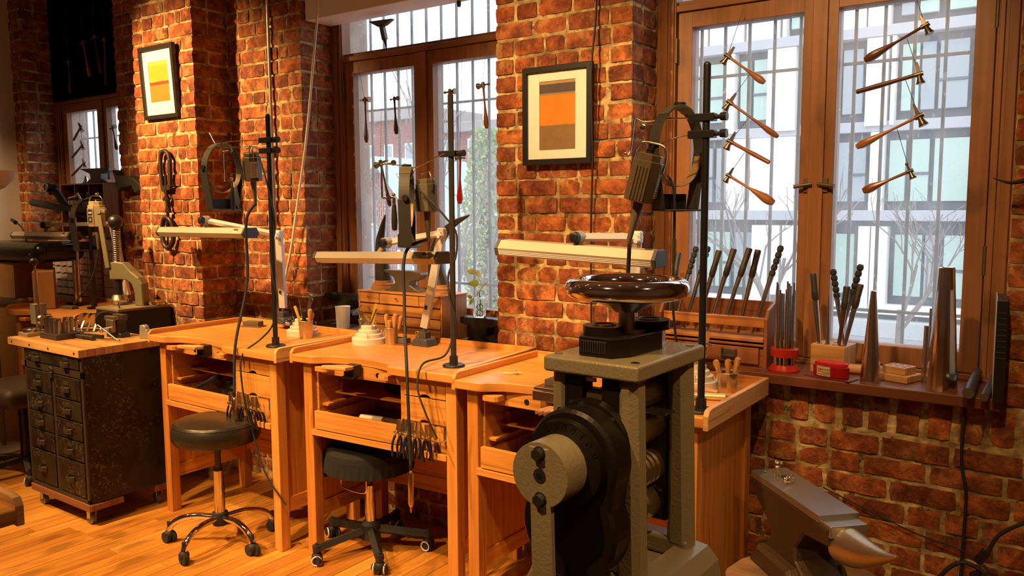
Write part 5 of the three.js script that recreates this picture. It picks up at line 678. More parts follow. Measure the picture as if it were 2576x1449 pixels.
{ const t = thing('jar_lid', 'tiny brass box beside the brass fittings', 'box', [-2.575, 0.94, -2.845]); part(t, 'box_body', [box(0.02, 0.014, 0.02, 0, 0.007, 0)], M_brass); part(t, 'box_knob', [ball(0.005, 0, 0.018, 0)], M_brass); }
// bench behind the mill
{ const t = thing('drill_bit', 'small brass pin drill lying on the bench behind the mill', 'drill', [-1.80, 0.94, -2.55], 0.5); part(t, 'shank', [rod([-0.04, 0.006, 0], [0.03, 0.008, 0], 0.0025)], M_brass); part(t, 'chuck', [rod([0, 0.008, 0], [0.02, 0.009, 0], 0.006), rod([0.008, 0.016, -0.006], [0.01, 0.004, 0.01], 0.002)], M_brass); }
{ const t = thing('steel_block', 'steel bench block with clamp plate on the bench behind the mill', 'bench block', [-1.525, 0.94, -2.44]); part(t, 'plate', [bx(-0.07, 0.1, 0, 0.012, -0.05, 0.06)], M_steel); part(t, 'lip', [bx(-0.07, 0.1, -0.036, 0.0, 0.062, 0.068)], M_steel); part(t, 'stone', [bx(-0.05, 0.07, 0.012, 0.034, -0.04, 0.02)], std([0.08, 0.055, 0.035], 0.8)); }
burHolder('white tiered bur holder beside the pole on the bench below the file rack', [-1.135, 0.94, -2.75]); cup('brushed steel cup with wooden handles on the bench below the file rack', [-1.012, 0.94, -2.735], 0.036, 0.07);
handles([-1.012, 0.94, -2.735], [[-0.008, 0.006, -0.034, 0.006, 0.112, 0], [0.002, 0.004, 0.0, 0.0, 0.118, 0], [0.012, -0.004, 0.022, -0.004, 0.125, 0]], 'wooden handles in the cup below the file rack', ['wooden handled graver in the cup below the file rack']);
ruler('pale rule standing behind the cup below the file rack', [-1.125, 1.02, -2.765], [-1.1, 1.14, -2.775], M_beech, 0.016); gauge('silver caliper leaning in the bur holder below the file rack', [-1.14, 1.022, -2.745], 0.2, -0.4);
solo('hole_gauge', 'thin steel scriber leaning in the holder below the file rack', 'scriber', [rod([0, 0, 0], [0.05, 0.075, 0], 0.004, 0.0015)], M_steel, [-1.12, 1.02, -2.74]);
handTool('graver', 'wooden handle lying beside the pole below the file rack', 'graver', [-1.12, 0.953, -2.645], [-1.005, 0.953, -2.645], [[0, 0], [0.008, 0.02], [0.011, 0.2], [0.013, 0.6], [0.01, 0.95], [0, 1]], M_beech);
{ const t = thing('gold_tube', 'gold coloured tube holder lying on the bench below the file rack', 'tube', [-1.03, 0.94, -2.58], 0.35); part(t, 'tube_body', [tr(cyl(0.012, 0.012, 0.13, 0, -0.065, 0, 20), 0, 0.012, 0, 0, 0, 90)], std([0.85, 0.68, 0.35], 0.35, 0.7)); part(t, 'end_screw', [tr(cyl(0.005, 0.005, 0.015, 0, 0, 0, 10), 0.065, 0.012, 0, 0, 0, -90)], M_darkSteel); }
// things in the trays and on the slides
{ const dark = (l, p, g, m) => solo('tray_tool', l, 'tool', g, m, p); dark('black handpiece lying in the tray above the leather stool', [-3.68, 0.66, -2.44], [rod([-0.06, 0, 0], [0.06, 0.055, -0.02], 0.012, 0.016), rod([0.06, 0.055, -0.02], [0.1, 0.07, -0.03], 0.02)], M_black); dark('pale wooden bobbin in the tray above the leather stool', [-3.8, 0.63, -2.4], [rod([-0.02, 0, 0], [0.02, 0.005, 0], 0.013)], M_beech); dark('pale tube in the tray of the middle bench', [-2.62, 0.632, -2.6], [rod([-0.06, 0, 0.02], [0.06, 0, 0], 0.016)], M_holder); dark('wooden mallet head in the tray of the middle bench', [-2.55, 0.63, -2.53], [rod([-0.03, 0, 0.0], [0.03, 0, 0], 0.018)], M_beech); dark('black tool bag on the slide of the middle bench', [-2.52, 0.775, -2.68], [ball(0.06, 0, 0, 0, [1.5, 0.5, 1]), ball(0.05, 0.08, 0.0, 0.02, [1, 0.6, 1])], M_black); dark('black cloth roll in the tray above the leather stool', [-3.56, 0.665, -2.55], [ball(0.07, 0, 0, 0, [1.1, 0.7, 1])], M_black); dark('mallet with barrel shaped wooden head in the tray behind the mill', [-1.66, 0.64, -2.44], [tr(lathe([[0, -0.045], [0.022, -0.045], [0.026, 0], [0.022, 0.045], [0, 0.045]], 20), 0, 0.01, 0, 0, 0, 90)], M_beech); }

// ---------------------------------------------------------------- on the sill of the middle window
const M_chest = wood([0.62, 0.32, 0.10], { rough: 0.4, map: T_grain });
{
  const t = thing('drawer_chest', 'small wooden drawer chest with brass knobs on the middle window sill', 'chest', [-2.825, 0.932, -3.09], 0.0), w = 0.285, h = 0.228, zf = 0.095;
  part(t, 'case', [bx(-w + 0.008, w - 0.008, 0.002, h - 0.004, -0.098, 0.08), bx(-w - 0.004, w + 0.004, h - 0.008, h, -0.102, zf + 0.003), bx(-w, -w + 0.01, 0, h - 0.007, -0.1, zf), bx(w - 0.01, w, 0, h - 0.007, -0.1, zf)], M_chest);
  const dr = (x0, x1, y0, y1, knobs) => { const d = part(t, 'drawer', bx(x0 + 0.002, x1 - 0.002, y0 + 0.002, y1 - 0.002, 0.08, zf), M_chest); for (const k of knobs) part(d, 'knob', [tr(lathe([[0, 0], [0.003, 0], [0.0025, 0.006], [0.006, 0.01], [0.004, 0.014], [0, 0.015]], 12), k, (y0 + y1) / 2 + 0.006, zf, 90)], M_brass); };
  dr(-w + 0.01, -w + 0.15, 0.165, 0.218, [-w + 0.08]); dr(-w + 0.15, w - 0.15, 0.165, 0.218, [-0.01]); dr(w - 0.15, w - 0.01, 0.165, 0.218, [w - 0.08]);
  for (const [a, b] of [[0.11, 0.16], [0.06, 0.108], [0.008, 0.056]]) dr(-w + 0.01, w - 0.01, a, b, [-w + 0.08, w - 0.08]);
  const an = thing('small_anvil', 'small bare iron anvil on top of the drawer chest', 'anvil', [-2.845, 1.16, -3.075], 0.06); part(an, 'body', [ext([[-0.125, 0.108], [-0.1, 0.108], [0.06, 0.108], [0.12, 0.1], [0.128, 0.09], [0.1, 0.065], [0.05, 0.05], [0.045, 0.035], [0.09, 0.012], [0.115, 0.005], [0.115, 0], [-0.12, 0], [-0.12, 0.005], [-0.09, 0.015], [-0.05, 0.04], [-0.055, 0.065], [-0.09, 0.09], [-0.125, 0.1]], 0.06, 0.004)], std([0.2, 0.16, 0.11], 0.45, 0.7));
  const horn = (l, p, pts, r) => { const q = thing('horn_stake', l, 'horn', p); part(q, 'foot', [lathe([[0, 0], [0.082, 0], [0.08, 0.012], [0.07, 0.016], [0.072, 0.026], [0.06, 0.032], [0.058, 0.045], [0, 0.046]].map(([a, b]) => [a * r, b]), 28)], wood([0.5, 0.25, 0.09], { rough: 0.5, map: T_grain })); const c = new THREE.CatmullRomCurve3(pts.map((e) => V(...e))), g = new THREE.TubeGeometry(c, 40, 1, 16), p2 = g.attributes.position; for (let i = 0; i < p2.count; i++) { const k = Math.floor(i / 17) / 40, o = c.getPointAt(Math.min(1, k)), rad = 0.052 * r * Math.pow(1 - k, 0.75) + 0.002; p2.setXYZ(i, o.x + (p2.getX(i) - o.x) * rad, o.y + (p2.getY(i) - o.y) * rad, o.z + (p2.getZ(i) - o.z) * rad); } g.computeVertexNormals(); part(q, 'horn', g, std([0.035, 0.028, 0.022], 0.35)); };
  horn('dark cow horn on a turned wooden foot beside the small anvil', [-3.04, 1.16, -3.115], [[0, 0.03, 0], [-0.012, 0.14, 0], [-0.02, 0.25, 0], [0.0, 0.33, 0], [0.02, 0.39, 0]], 0.85); horn('dark curved cow horn on a wooden foot at the pier side of the chest', [-2.635, 1.16, -3.1], [[0, 0.03, 0], [-0.03, 0.13, 0], [-0.01, 0.25, 0], [0.08, 0.34, 0], [0.19, 0.39, 0]], 0.9);
}
{ const t = thing('mug', 'white enamel mug on the middle window sill', 'mug', [-3.29, 0.932, -3.05], 2.6); part(t, 'wall', [lathe([[0, 0], [0.033, 0], [0.035, 0.004], [0.04, 0.12], [0.042, 0.122], [0.038, 0.122], [0.033, 0.006], [0, 0.006]], 40)], std([0.8, 0.78, 0.76], 0.3)); part(t, 'handle', [tube([[0.036, 0.1, 0], [0.06, 0.1, 0], [0.068, 0.085, 0], [0.065, 0.03, 0], [0.052, 0.018, 0], [0.033, 0.02, 0]], 0.006, 10, 30)], std([0.8, 0.72, 0.6], 0.4)); }
function blackAnvil(label, p, turn) { const t = thing('black_anvil', label, 'anvil', p, turn); part(t, 'body', [ext([[-0.11, 0.125], [0.09, 0.125], [0.15, 0.118], [0.15, 0.11], [0.09, 0.085], [0.05, 0.08], [0.045, 0.04], [0.075, 0.01], [0.075, 0], [-0.075, 0], [-0.075, 0.01], [-0.045, 0.04], [-0.05, 0.085], [-0.11, 0.095]], 0.07, 0.004)], std([0.02, 0.018, 0.017], 0.4, 0.5)); return t; }
blackAnvil('black anvil under the glass bottle on the middle window sill', [-2.375, 0.932, -3.1], 0.05); blackAnvil('black anvil beside the enamel mug, its beak showing past the chest', [-3.36, 0.985, -3.15], Math.PI);
{ const t = thing('plant_bottle', 'clear glass bottle with rooting vine standing on the black anvil', 'plant', [-2.39, 1.058, -3.1]);
  part(t, 'bottle', [lathe([[0, 0], [0.03, 0], [0.032, 0.004], [0.032, 0.085], [0.028, 0.095], [0.012, 0.1], [0.012, 0.125], [0.014, 0.126], [0.014, 0.13], [0.0105, 0.13], [0.0105, 0.1], [0.026, 0.092], [0.0295, 0.084], [0.0295, 0.006], [0, 0.005]], 32)], new THREE.MeshPhysicalMaterial({ color: lin(0.97, 0.98, 0.95), roughness: 0.03, transmission: 1, thickness: 0.01, ior: 1.45 }));
  part(t, 'stem', [tube([[0.002, 0.02, 0], [0.006, 0.08, 0.002], [0.0, 0.125, 0], [0.015, 0.145, 0], [0.03, 0.16, 0.0]], 0.002, 6, 24), tube([[0, 0.125, 0], [-0.02, 0.1, 0.01], [-0.035, 0.085, 0.012]], 0.0016, 6, 12), tube([[0.015, 0.145, 0], [0.0, 0.185, 0], [-0.025, 0.215, 0]], 0.0016, 6, 12)], std([0.3, 0.24, 0.08], 0.6));
  part(t, 'roots', Array.from({ length: 9 }, (_, i) => tube([[0.004, 0.07, 0], [Math.cos(i) * 0.018, 0.05, Math.sin(i) * 0.018], [Math.cos(i * 1.7) * 0.02, 0.025, Math.sin(i * 1.3) * 0.02], [Math.cos(i * 2.3) * 0.012, 0.008, Math.sin(i * 2) * 0.012]], 0.0011, 5, 14)), std([0.45, 0.36, 0.14], 0.7));
  const leafG = (() => { const s = new THREE.Shape(); s.moveTo(0, 0); s.bezierCurveTo(0.022, 0.006, 0.02, 0.03, 0, 0.05); s.bezierCurveTo(-0.02, 0.03, -0.022, 0.006, 0, 0); const g = new THREE.ShapeGeometry(s, 8), p = g.attributes.position; for (let i = 0; i < p.count; i++) p.setZ(i, -Math.abs(p.getX(i)) * 0.35 + p.getY(i) * p.getY(i) * 3); g.computeVertexNormals(); return g; })(), lm = (c) => new THREE.MeshPhysicalMaterial({ color: lin(...c), roughness: 0.55, transmission: 0.4, thickness: 0, side: THREE.DoubleSide });
  for (const [x, y, z, rx, ry, rz, s, c] of [[-0.004, 0.165, 0, 0, 20, 95, 1.1, [0.34, 0.42, 0.05]], [-0.025, 0.215, 0, 0, 15, 80, 0.9, [0.4, 0.42, 0.08]], [-0.025, 0.215, 0, 0, -15, -100, 1.0, [0.6, 0.45, 0.18]], [-0.035, 0.09, 0.012, 0, 30, 60, 0.6, [0.3, 0.4, 0.06]], [-0.035, 0.085, 0.012, 0, 10, 150, 0.6, [0.3, 0.4, 0.06]], [0.03, 0.16, 0, 0, 0, -60, 0.35, [0.3, 0.3, 0.08]]]) part(t, 'leaf', tr(leafG, x, y, z, rx, ry, rz, s), lm(c));
}
// ---------------------------------------------------------------- on the sill of the nearest window
const SY = 0.978, M_rackWood = wood([0.26, 0.095, 0.038], { rough: 0.4, map: T_grain }), M_rackPale = wood([0.5, 0.22, 0.07], { rough: 0.4, map: T_grain });
{
  const t = thing('file_rack', 'reddish wooden rack with a slotted rail and drawer below', 'rack', [-1.19, SY, -3.02]), W = 0.215;
  for (const x of [-W, W]) part(t, 'side_panel', [ext([[0, 0], [0, 0.185], [-0.025, 0.22], [-0.19, 0.268], [-0.19, 0]], 0.014, 0.002).rotateY(-Math.PI / 2).translate(x, 0, 0)], M_rackWood);
  part(t, 'back_panel', [bx(-W, W, 0, 0.235, -0.195, -0.183)], M_rackWood); part(t, 'slot_rail', [bx(-W + 0.007, W - 0.007, 0.152, 0.19, -0.03, -0.012)], M_rackPale); for (let i = 0; i < 10; i++) part(t, 'slot', [bx(-W + 0.03 + i * 0.041, -W + 0.04 + i * 0.041, 0.187, 0.1905, -0.031, -0.018, 0.0005)], M_black);
  part(t, 'shelf', [bx(-W + 0.007, W - 0.007, 0.098, 0.112, -0.183, 0.004)], M_rackPale); part(t, 'lower_shelf', [bx(-W + 0.007, W - 0.007, 0.08, 0.09, -0.183, -0.003)], M_rackWood); part(t, 'case', [bx(-W + 0.007, W - 0.007, 0.0, 0.078, -0.18, -0.014)], M_rackWood);
  const d = part(t, 'drawer', [bx(-0.19, 0.19, 0.012, 0.074, -0.014, -0.002)], M_rackWood); part(d, 'pull', [bx(0.045, 0.105, 0.038, 0.062, -0.002, 0.002, 0.0008), bx(0.05, 0.1, 0.034, 0.04, 0.0, 0.012, 0.001), bx(0.045, 0.05, 0.03, 0.066, -0.002, 0.006, 0.001), bx(0.1, 0.105, 0.03, 0.066, -0.002, 0.006, 0.001)], M_darkSteel);
}
function mandrel(label, base, top, kind, group, blade = M_steel) { const t = thing('ring_mandrel', label, 'mandrel', base, 0, group), d = V(...top).sub(V(...base)), L = d.length(), q = new THREE.Quaternion().setFromUnitVectors(V(0, 1, 0), d.normalize()), put = (n, g, m) => { const o = part(t, n, g, m); o.quaternion.copy(q); return o; };
  put('blade', [tr(new THREE.CylinderGeometry(0.0105, 0.0045, L * 0.66, 6), 0, L * 0.33, 0)], blade);
  const p = []; if (kind === 'ribbed') { for (let i = 0; i < 5; i++) { const y = L * 0.66 + i * L * 0.068; p.push([0.0085, y], [0.0118, y + L * 0.012], [0.0118, y + L * 0.045], [0.0085, y + L * 0.058]); } p.push([0.009, L * 0.995], [0, L]); p.unshift([0, L * 0.655]); } else p.push([0, L * 0.655], [0.009, L * 0.66], [0.0125, L * 0.7], [0.0125, L * 0.79], [0.0115, L * 0.8], [0.0125, L * 0.985], [0.011, L], [0, L]);
  put('grip', [lathe(p, 20)], kind === 'ribbed' ? M_rubber : std([0.045, 0.035, 0.028], 0.5, 0.3)); return t; }
for (const [i, [x0, x1, k, y]] of [[-1.395, -1.372, 'smooth', 1.4], [-1.365, -1.296, 'ribbed', 1.428], [-1.318, -1.246, 'ribbed', 1.43], [-1.27, -1.2, 'smooth', 1.414], [-1.218, -1.14, 'smooth', 1.422], [-1.165, -1.078, 'smooth', 1.426], [-1.105, -1.056, 'smooth', 1.418], [-1.04, -0.955, 'ribbed', 1.44]].entries()) mandrel(k === 'ribbed' ? 'steel mandrel with ribbed black grip leaning in the wooden rack' : 'steel mandrel with smooth dark grip leaning in the wooden rack', [x0, 1.096, i === 6 ? -3.09 : -3.06], [x1, y, i === 6 ? -3.155 : -3.12], k, 'mandrels leaning in the wooden rack', i % 3 ? M_steel : std([0.42, 0.34, 0.22], 0.32, 1));
{
  const t = thing('punch_stand', 'round red stand full of upright steel dapping punches', 'stand', [-0.905, SY, -3.03]), M_red = std([0.42, 0.018, 0.012], 0.28);
  part(t, 'base', [lathe([[0, 0], [0.056, 0], [0.057, 0.006], [0.052, 0.012], [0.044, 0.024], [0, 0.024]], 40)], M_red); part(t, 'collar', [lathe([[0.02, 0.056], [0.05, 0.056], [0.05, 0.084], [0.047, 0.087], [0.02, 0.087]], 40)], M_red); part(t, 'core', [cyl(0.02, 0.02, 0.06, 0, 0.02, 0)], M_darkSteel);
  for (let i = 0; i < 16; i++) { const a = i * 2.399, r = 0.024 + 0.016 * ((i * 7) % 10) / 10, x = Math.cos(a) * r, z = Math.sin(a) * r, h = 0.26 + 0.055 * ((i * 13) % 7) / 7; solo('dapping_punch', 'slim steel punch standing in the round red stand', 'punch', [rod([0, 0, 0], [0, h, 0], 0.0058, 0.0035), cyl(0.0075, 0.0075, 0.02, 0, 0.075, 0, 12), tr(cyl(0.0065, 0.0065, 0.03, 0, 0, 0, 12), 0, 0.0, 0)], M_steel, [-0.905 + x, SY + 0.0245, -3.03 + z], 0, 'punches in the round red stand'); }
  const b = thing('wooden_block', 'pale wooden block with holes holding mandrels and files on the sill', 'tool block', [-0.752, SY, -3.115], -0.12); part(b, 'block', [bx(-0.062, 0.062, 0, 0.105, -0.058, 0.058)], wood([0.66, 0.38, 0.15], { rough: 0.5, map: T_grain, metres: true })); for (const [x, z] of [[-0.04, 0.03], [-0.013, 0.035], [0.014, 0.03], [0.04, 0.032], [-0.03, -0.02], [0.0, -0.02], [0.032, -0.02]]) part(b, 'hole', [cyl(0.009, 0.009, 0.001, x, 0.1046, z, 14)], M_black);
  const M_redBlade = std([0.3, 0.14, 0.09], 0.35, 0.9);
  for (const [l, a, c, k, m] of [['smooth gripped steel mandrel leaning out of the pale block', [-0.79, 1.05, -3.08], [-0.824, 1.342, -3.08], 'smooth', M_steel], ['ribbed gripped mandrel in the pale block, leaning toward the latches', [-0.71, 1.05, -3.12], [-0.765, 1.358, -3.12], 'ribbed', M_steel], ['tall ribbed gripped mandrel in the pale block, leaning to the cone', [-0.75, 1.05, -3.14], [-0.672, 1.378, -3.14], 'ribbed', M_steel], ['mandrel with reddish blade in the pale block', [-0.728, 1.05, -3.085], [-0.705, 1.3, -3.085], 'smooth', M_redBlade], ['plain steel mandrel in the pale block nearest the cone', [-0.71, 1.05, -3.075], [-0.66, 1.31, -3.085], 'smooth', M_steel]]) mandrel(l, a, c, k, undefined, m);
  solo('needle_cone', 'thin pointed steel spike standing in the pale block', 'spike', [rod([0, 0, 0], [-0.002, 0.2, 0], 0.009, 0.0015)], M_steel, [-0.765, 1.06, -3.085]);
}
{
  const t = thing('buff_box', 'red oval block with a maker label on a dark plate', 'block', [-0.728, SY, -2.995], -0.25), s = new THREE.Shape(); s.absellipse(0, 0, 0.066, 0.034, 0, Math.PI * 2); const M_red = std([0.3, 0.006, 0.01], 0.3);
  part(t, 'plate', [ext([[-0.085, -0.035], [0.085, -0.035], [0.085, 0.035], [-0.085, 0.035]], 0.005, 0.001).rotateX(Math.PI / 2).translate(0, 0.0025, 0)], std([0.16, 0.02, 0.018], 0.5)); part(t, 'block', [ext(s, 0.042, 0.003, 24).rotateX(Math.PI / 2).translate(0, 0.026, 0)], M_red);
  const s2 = new THREE.Shape(); s2.absellipse(0, 0, 0.06, 0.029, 0, Math.PI * 2); part(t, 'pad', [ext(s2, 0.014, 0.003, 24).rotateX(Math.PI / 2).translate(0, 0.052, 0)], std([0.55, 0.02, 0.03], 0.35));
  const c = document.createElement('canvas'); c.width = 256; c.height = 192; const x = c.getContext('2d'); x.fillStyle = '#d9c49a'; x.fillRect(0, 0, 256, 192); x.strokeStyle = '#2a1d12'; x.lineWidth = 6; x.strokeRect(8, 8, 240, 176); x.fillStyle = '#a3121a'; x.font = 'bold 112px serif'; x.fillText('B', 18, 122); x.fillStyle = '#1d1510'; x.font = 'bold 50px sans-serif'; x.fillText('BONNY', 84, 84); x.fillText('DOON', 98, 138); x.fillStyle = '#a3121a'; x.fillRect(20, 148, 216, 10); x.fillRect(20, 164, 216, 6); const tx = new THREE.CanvasTexture(c); tx.colorSpace = THREE.SRGBColorSpace;
  const lab = part(t, 'maker_label', [(() => { const g = new THREE.CylinderGeometry(0.0665, 0.0665, 0.036, 16, 1, true, -0.4, 0.8), p = g.attributes.position; const n = g.attributes.uv; for (let i = 0; i < p.count; i++) { const u = n.getX(i); const X = (u - 0.5) * 0.054 - 0.012; p.setXYZ(i, X, p.getY(i), Math.sqrt(Math.max(0, 1 - (X / 0.0672) ** 2)) * 0.0352); } g.computeVertexNormals(); return g.translate(0, 0.027, 0); })()], std([1, 1, 1], 0.4, 0, { map: tx, side: THREE.DoubleSide }));
}
solo('steel_cone', 'brushed steel cone mandrel standing on the sill between block and small blocks', 'mandrel', [lathe([[0, 0], [0.034, 0], [0.0345, 0.004], [0.0095, 0.318], [0.007, 0.32], [0, 0.32]], 96)], std([0.74, 0.7, 0.64], 0.24, 1), [-0.598, SY, -3.0]);
solo('steel_cone', 'tall polished steel bracelet mandrel standing on the sill', 'mandrel', [lathe([[0, 0], [0.048, 0], [0.049, 0.005], [0.0245, 0.408], [0.022, 0.41], [0.018, 0.408], [0.018, 0.39], [0, 0.39]], 128)], std([0.86, 0.83, 0.8], 0.13, 1), [-0.378, SY, -3.005]);
solo('steel_post', 'stepped steel post behind the tall bracelet mandrel', 'post', [cyl(0.015, 0.013, 0.2, 0, 0, 0, 20), cyl(0.004, 0.004, 0.06, 0.006, 0.2, 0, 10)], M_steel, [-0.437, SY, -3.09]);
{ const m = wood([0.62, 0.36, 0.15], { rough: 0.55, map: T_grain }); solo('wood_block', 'flat pale wooden block lying under the small drilled block', 'block', [bx(-0.055, 0.055, 0, 0.026, -0.05, 0.05, 0.004)], m, [-0.52, SY, -3.09], -0.35); const t = thing('drilled_block', 'small pale wooden block with six holes on the flat block', 'block', [-0.522, SY + 0.026, -3.09], -0.35); part(t, 'block', [bx(-0.042, 0.042, 0, 0.026, -0.036, 0.036)], m); for (let i = 0; i < 6; i++) part(t, 'hole', [cyl(0.008, 0.008, 0.001, -0.025 + (i % 3) * 0.025, 0.0258, i < 3 ? -0.015 : 0.015, 14)], M_rackWood);
  solo('dowel', 'short wooden dowel lying behind the steel cone', 'dowel', [tr(cyl(0.018, 0.018, 0.16, 0, -0.08, 0, 20), 0, 0.018, 0, 0, 0, 90)], m, [-0.615, SY, -3.12], 0.15); }
for (const [l, p, d, r] of [['round steel bar lying over the sill edge beside the bracelet mandrel', [-0.288, SY, -2.93], [-0.003, 0.02, -0.26], 0.0175], ['thin dark steel bar lying over the sill edge beside the black level', [-0.243, SY, -2.92], [0.004, 0.02, -0.25], 0.0125]]) { const t = thing('steel_bar', l, 'steel bar', p); part(t, 'bar', [rod([0, r, 0.02], [d[0], r + d[1], d[2]], r, r * 0.8, 24)], M_darkSteel); part(t, 'end_face', [tr(cyl(r * 0.96, r * 0.96, 0.001, 0, 0, 0, 24), 0, r, 0.0205, 90)], std([0.3, 0.26, 0.2], 0.4, 0.8)); }
{ const t = thing('black_slab', 'tall black bound slab leaning against the wall at the sill end', 'slab', [-0.213, SY, -2.99], 0.1); t.rotation.x = 0.06; part(t, 'slab', [bx(-0.016, 0.016, 0, 0.325, -0.07, 0.07)], std([0.02, 0.018, 0.016], 0.4)); for (let i = 0; i < 9; i++) part(t, 'ridge', [bx(-0.012, 0.012, 0.14 + i * 0.018, 0.144 + i * 0.018, 0.0695, 0.0715, 0.0008)], std([0.03, 0.026, 0.022], 0.4)); part(t, 'page_edge', [bx(-0.0165, -0.0145, 0.01, 0.33, -0.068, 0.066, 0.0005)], std([0.6, 0.5, 0.36], 0.7)); }
// ---------------------------------------------------------------- wall cords and hook near the anvil
solo('wall_cable', 'black cable clipped down the brick under the nearest sill', 'cable', [tube([[0, 0.01, 0], [-0.004, -0.1, 0.004], [0.0, -0.2, 0], [0.014, -0.26, 0.004], [0.016, -0.3, 0.0], [0.012, -0.6, 0.002], [0.012, -0.92, 0.0]], 0.005, 8, 50)], M_rubber, [-0.302, 0.93, -2.985]);
solo('thin_wire', 'thin black wire sagging along the brick behind the anvil', 'wire', [tube([[0, 0, 0], [0.15, -0.05, 0.0], [0.31, -0.1, 0.0], [0.46, -0.125, 0.01], [0.52, -0.15, 0.03], [0.56, -0.22, 0.05]], 0.0025, 6, 40)], M_rubber, [-0.739, 0.575, -2.985]);
{ const t = thing('extension_cord', 'black extension cords with plugs coiled at the wall foot beside the anvil', 'cord', [-0.27, 0, -2.86]); part(t, 'cable', [tube([[-0.1, 0.3, 0.0], [-0.05, 0.42, 0], [0.0, 0.46, 0], [0.05, 0.445, 0], [0.08, 0.42, 0]], 0.007, 8, 30), tube([[0.06, 0.5, 0], [0.09, 0.57, 0], [0.16, 0.63, 0], [0.3, 0.72, -0.02]], 0.006, 8, 24), tube([[-0.1, 0.3, 0.0], [-0.12, 0.1, 0.05], [-0.05, 0.006, 0.1], [0.15, 0.006, 0.05]], 0.007, 8, 24), tube([[0.08, 0.42, 0], [0.06, 0.3, 0.02], [0.1, 0.12, 0.05], [0.15, 0.006, 0.05]], 0.007, 8, 24), tube([[0.06, 0.4, 0.0], [0.1, 0.2, 0.0], [0.2, 0.01, 0.1]], 0.007, 8, 24)], M_rubber); part(t, 'plug', [bar([0.035, 0.47, 0], [0.06, 0.51, 0], 0.026, 0.022), bar([0.03, 0.44, 0.01], [0.06, 0.38, 0.01], 0.03, 0.024), bar([0.075, 0.44, 0.0], [0.075, 0.37, 0.0], 0.026, 0.022)], M_black); }
solo('horn_hook', 'dark curved horn hook sticking out of the brick beside the nearest window', 'hook', [(() => { const c = new THREE.CatmullRomCurve3([[0.12, 0.02, -0.07], [0.06, 0.004, 0.0], [0.0, -0.012, 0.03], [-0.045, 0.002, 0.04]].map((e) => V(...e))), g = new THREE.TubeGeometry(c, 24, 1, 12), p = g.attributes.position; for (let i = 0; i < p.count; i++) { const k = Math.floor(i / 13) / 24, o = c.getPointAt(k), r = 0.014 * (1 - k) + 0.002; p.setXYZ(i, o.x + (p.getX(i) - o.x) * r, o.y + (p.getY(i) - o.y) * r, o.z + (p.getZ(i) - o.z) * r); } g.computeVertexNormals(); return g; })()], std([0.03, 0.022, 0.018], 0.4), [-0.205, 1.67, -2.94]);
// ---------------------------------------------------------------- tools on the drawer cabinet
const M_greyPaint = std([0.3, 0.28, 0.23], 0.45, 0.3), CT = 0.9;
{
  const t = thing('lever_press', 'grey lever punch press with a black ball handle on the drawer cabinet', 'press', [-4.69, CT, -2.1]);
  part(t, 'base', [bx(-0.055, 0.05, 0, 0.02, -0.08, 0.07)], std([0.4, 0.33, 0.22], 0.5, 0.3)); part(t, 'dial', [cyl(0.045, 0.045, 0.016, -0.005, 0.02, 0.02, 36), cyl(0.038, 0.036, 0.004, -0.005, 0.036, 0.02, 36)], M_steel); part(t, 'body', [bx(-0.035, 0.025, 0.06, 0.165, -0.05, 0.01), bx(-0.036, 0.026, 0.165, 0.17, -0.051, 0.011), cyl(0.016, 0.016, 0.03, -0.005, 0.034, -0.02, 20)], M_greyPaint);
  part(t, 'ram', [rod([-0.012, 0.165, -0.02], [-0.012, 0.4, -0.02], 0.007, 0.004), rod([0.004, 0.165, -0.02], [-0.002, 0.34, -0.02], 0.006)], M_steel); part(t, 'pinion', [tr(cyl(0.022, 0.022, 0.05, 0, 0, 0, 24), 0.02, 0.09, -0.02, 0, 60, -90), tr(cyl(0.026, 0.026, 0.014, 0, 0, 0, 24), 0.06, 0.09, 0.002, 0, 30, -90)], M_cupSteel); const lv = part(t, 'lever', [rod([0.055, 0.1, 0.0], [0.005, 0.385, -0.01], 0.006)], std([0.4, 0.26, 0.15], 0.3, 0.8)); part(lv, 'ball_knob', [ball(0.022, 0.0, 0.4, -0.01)], M_black);
}
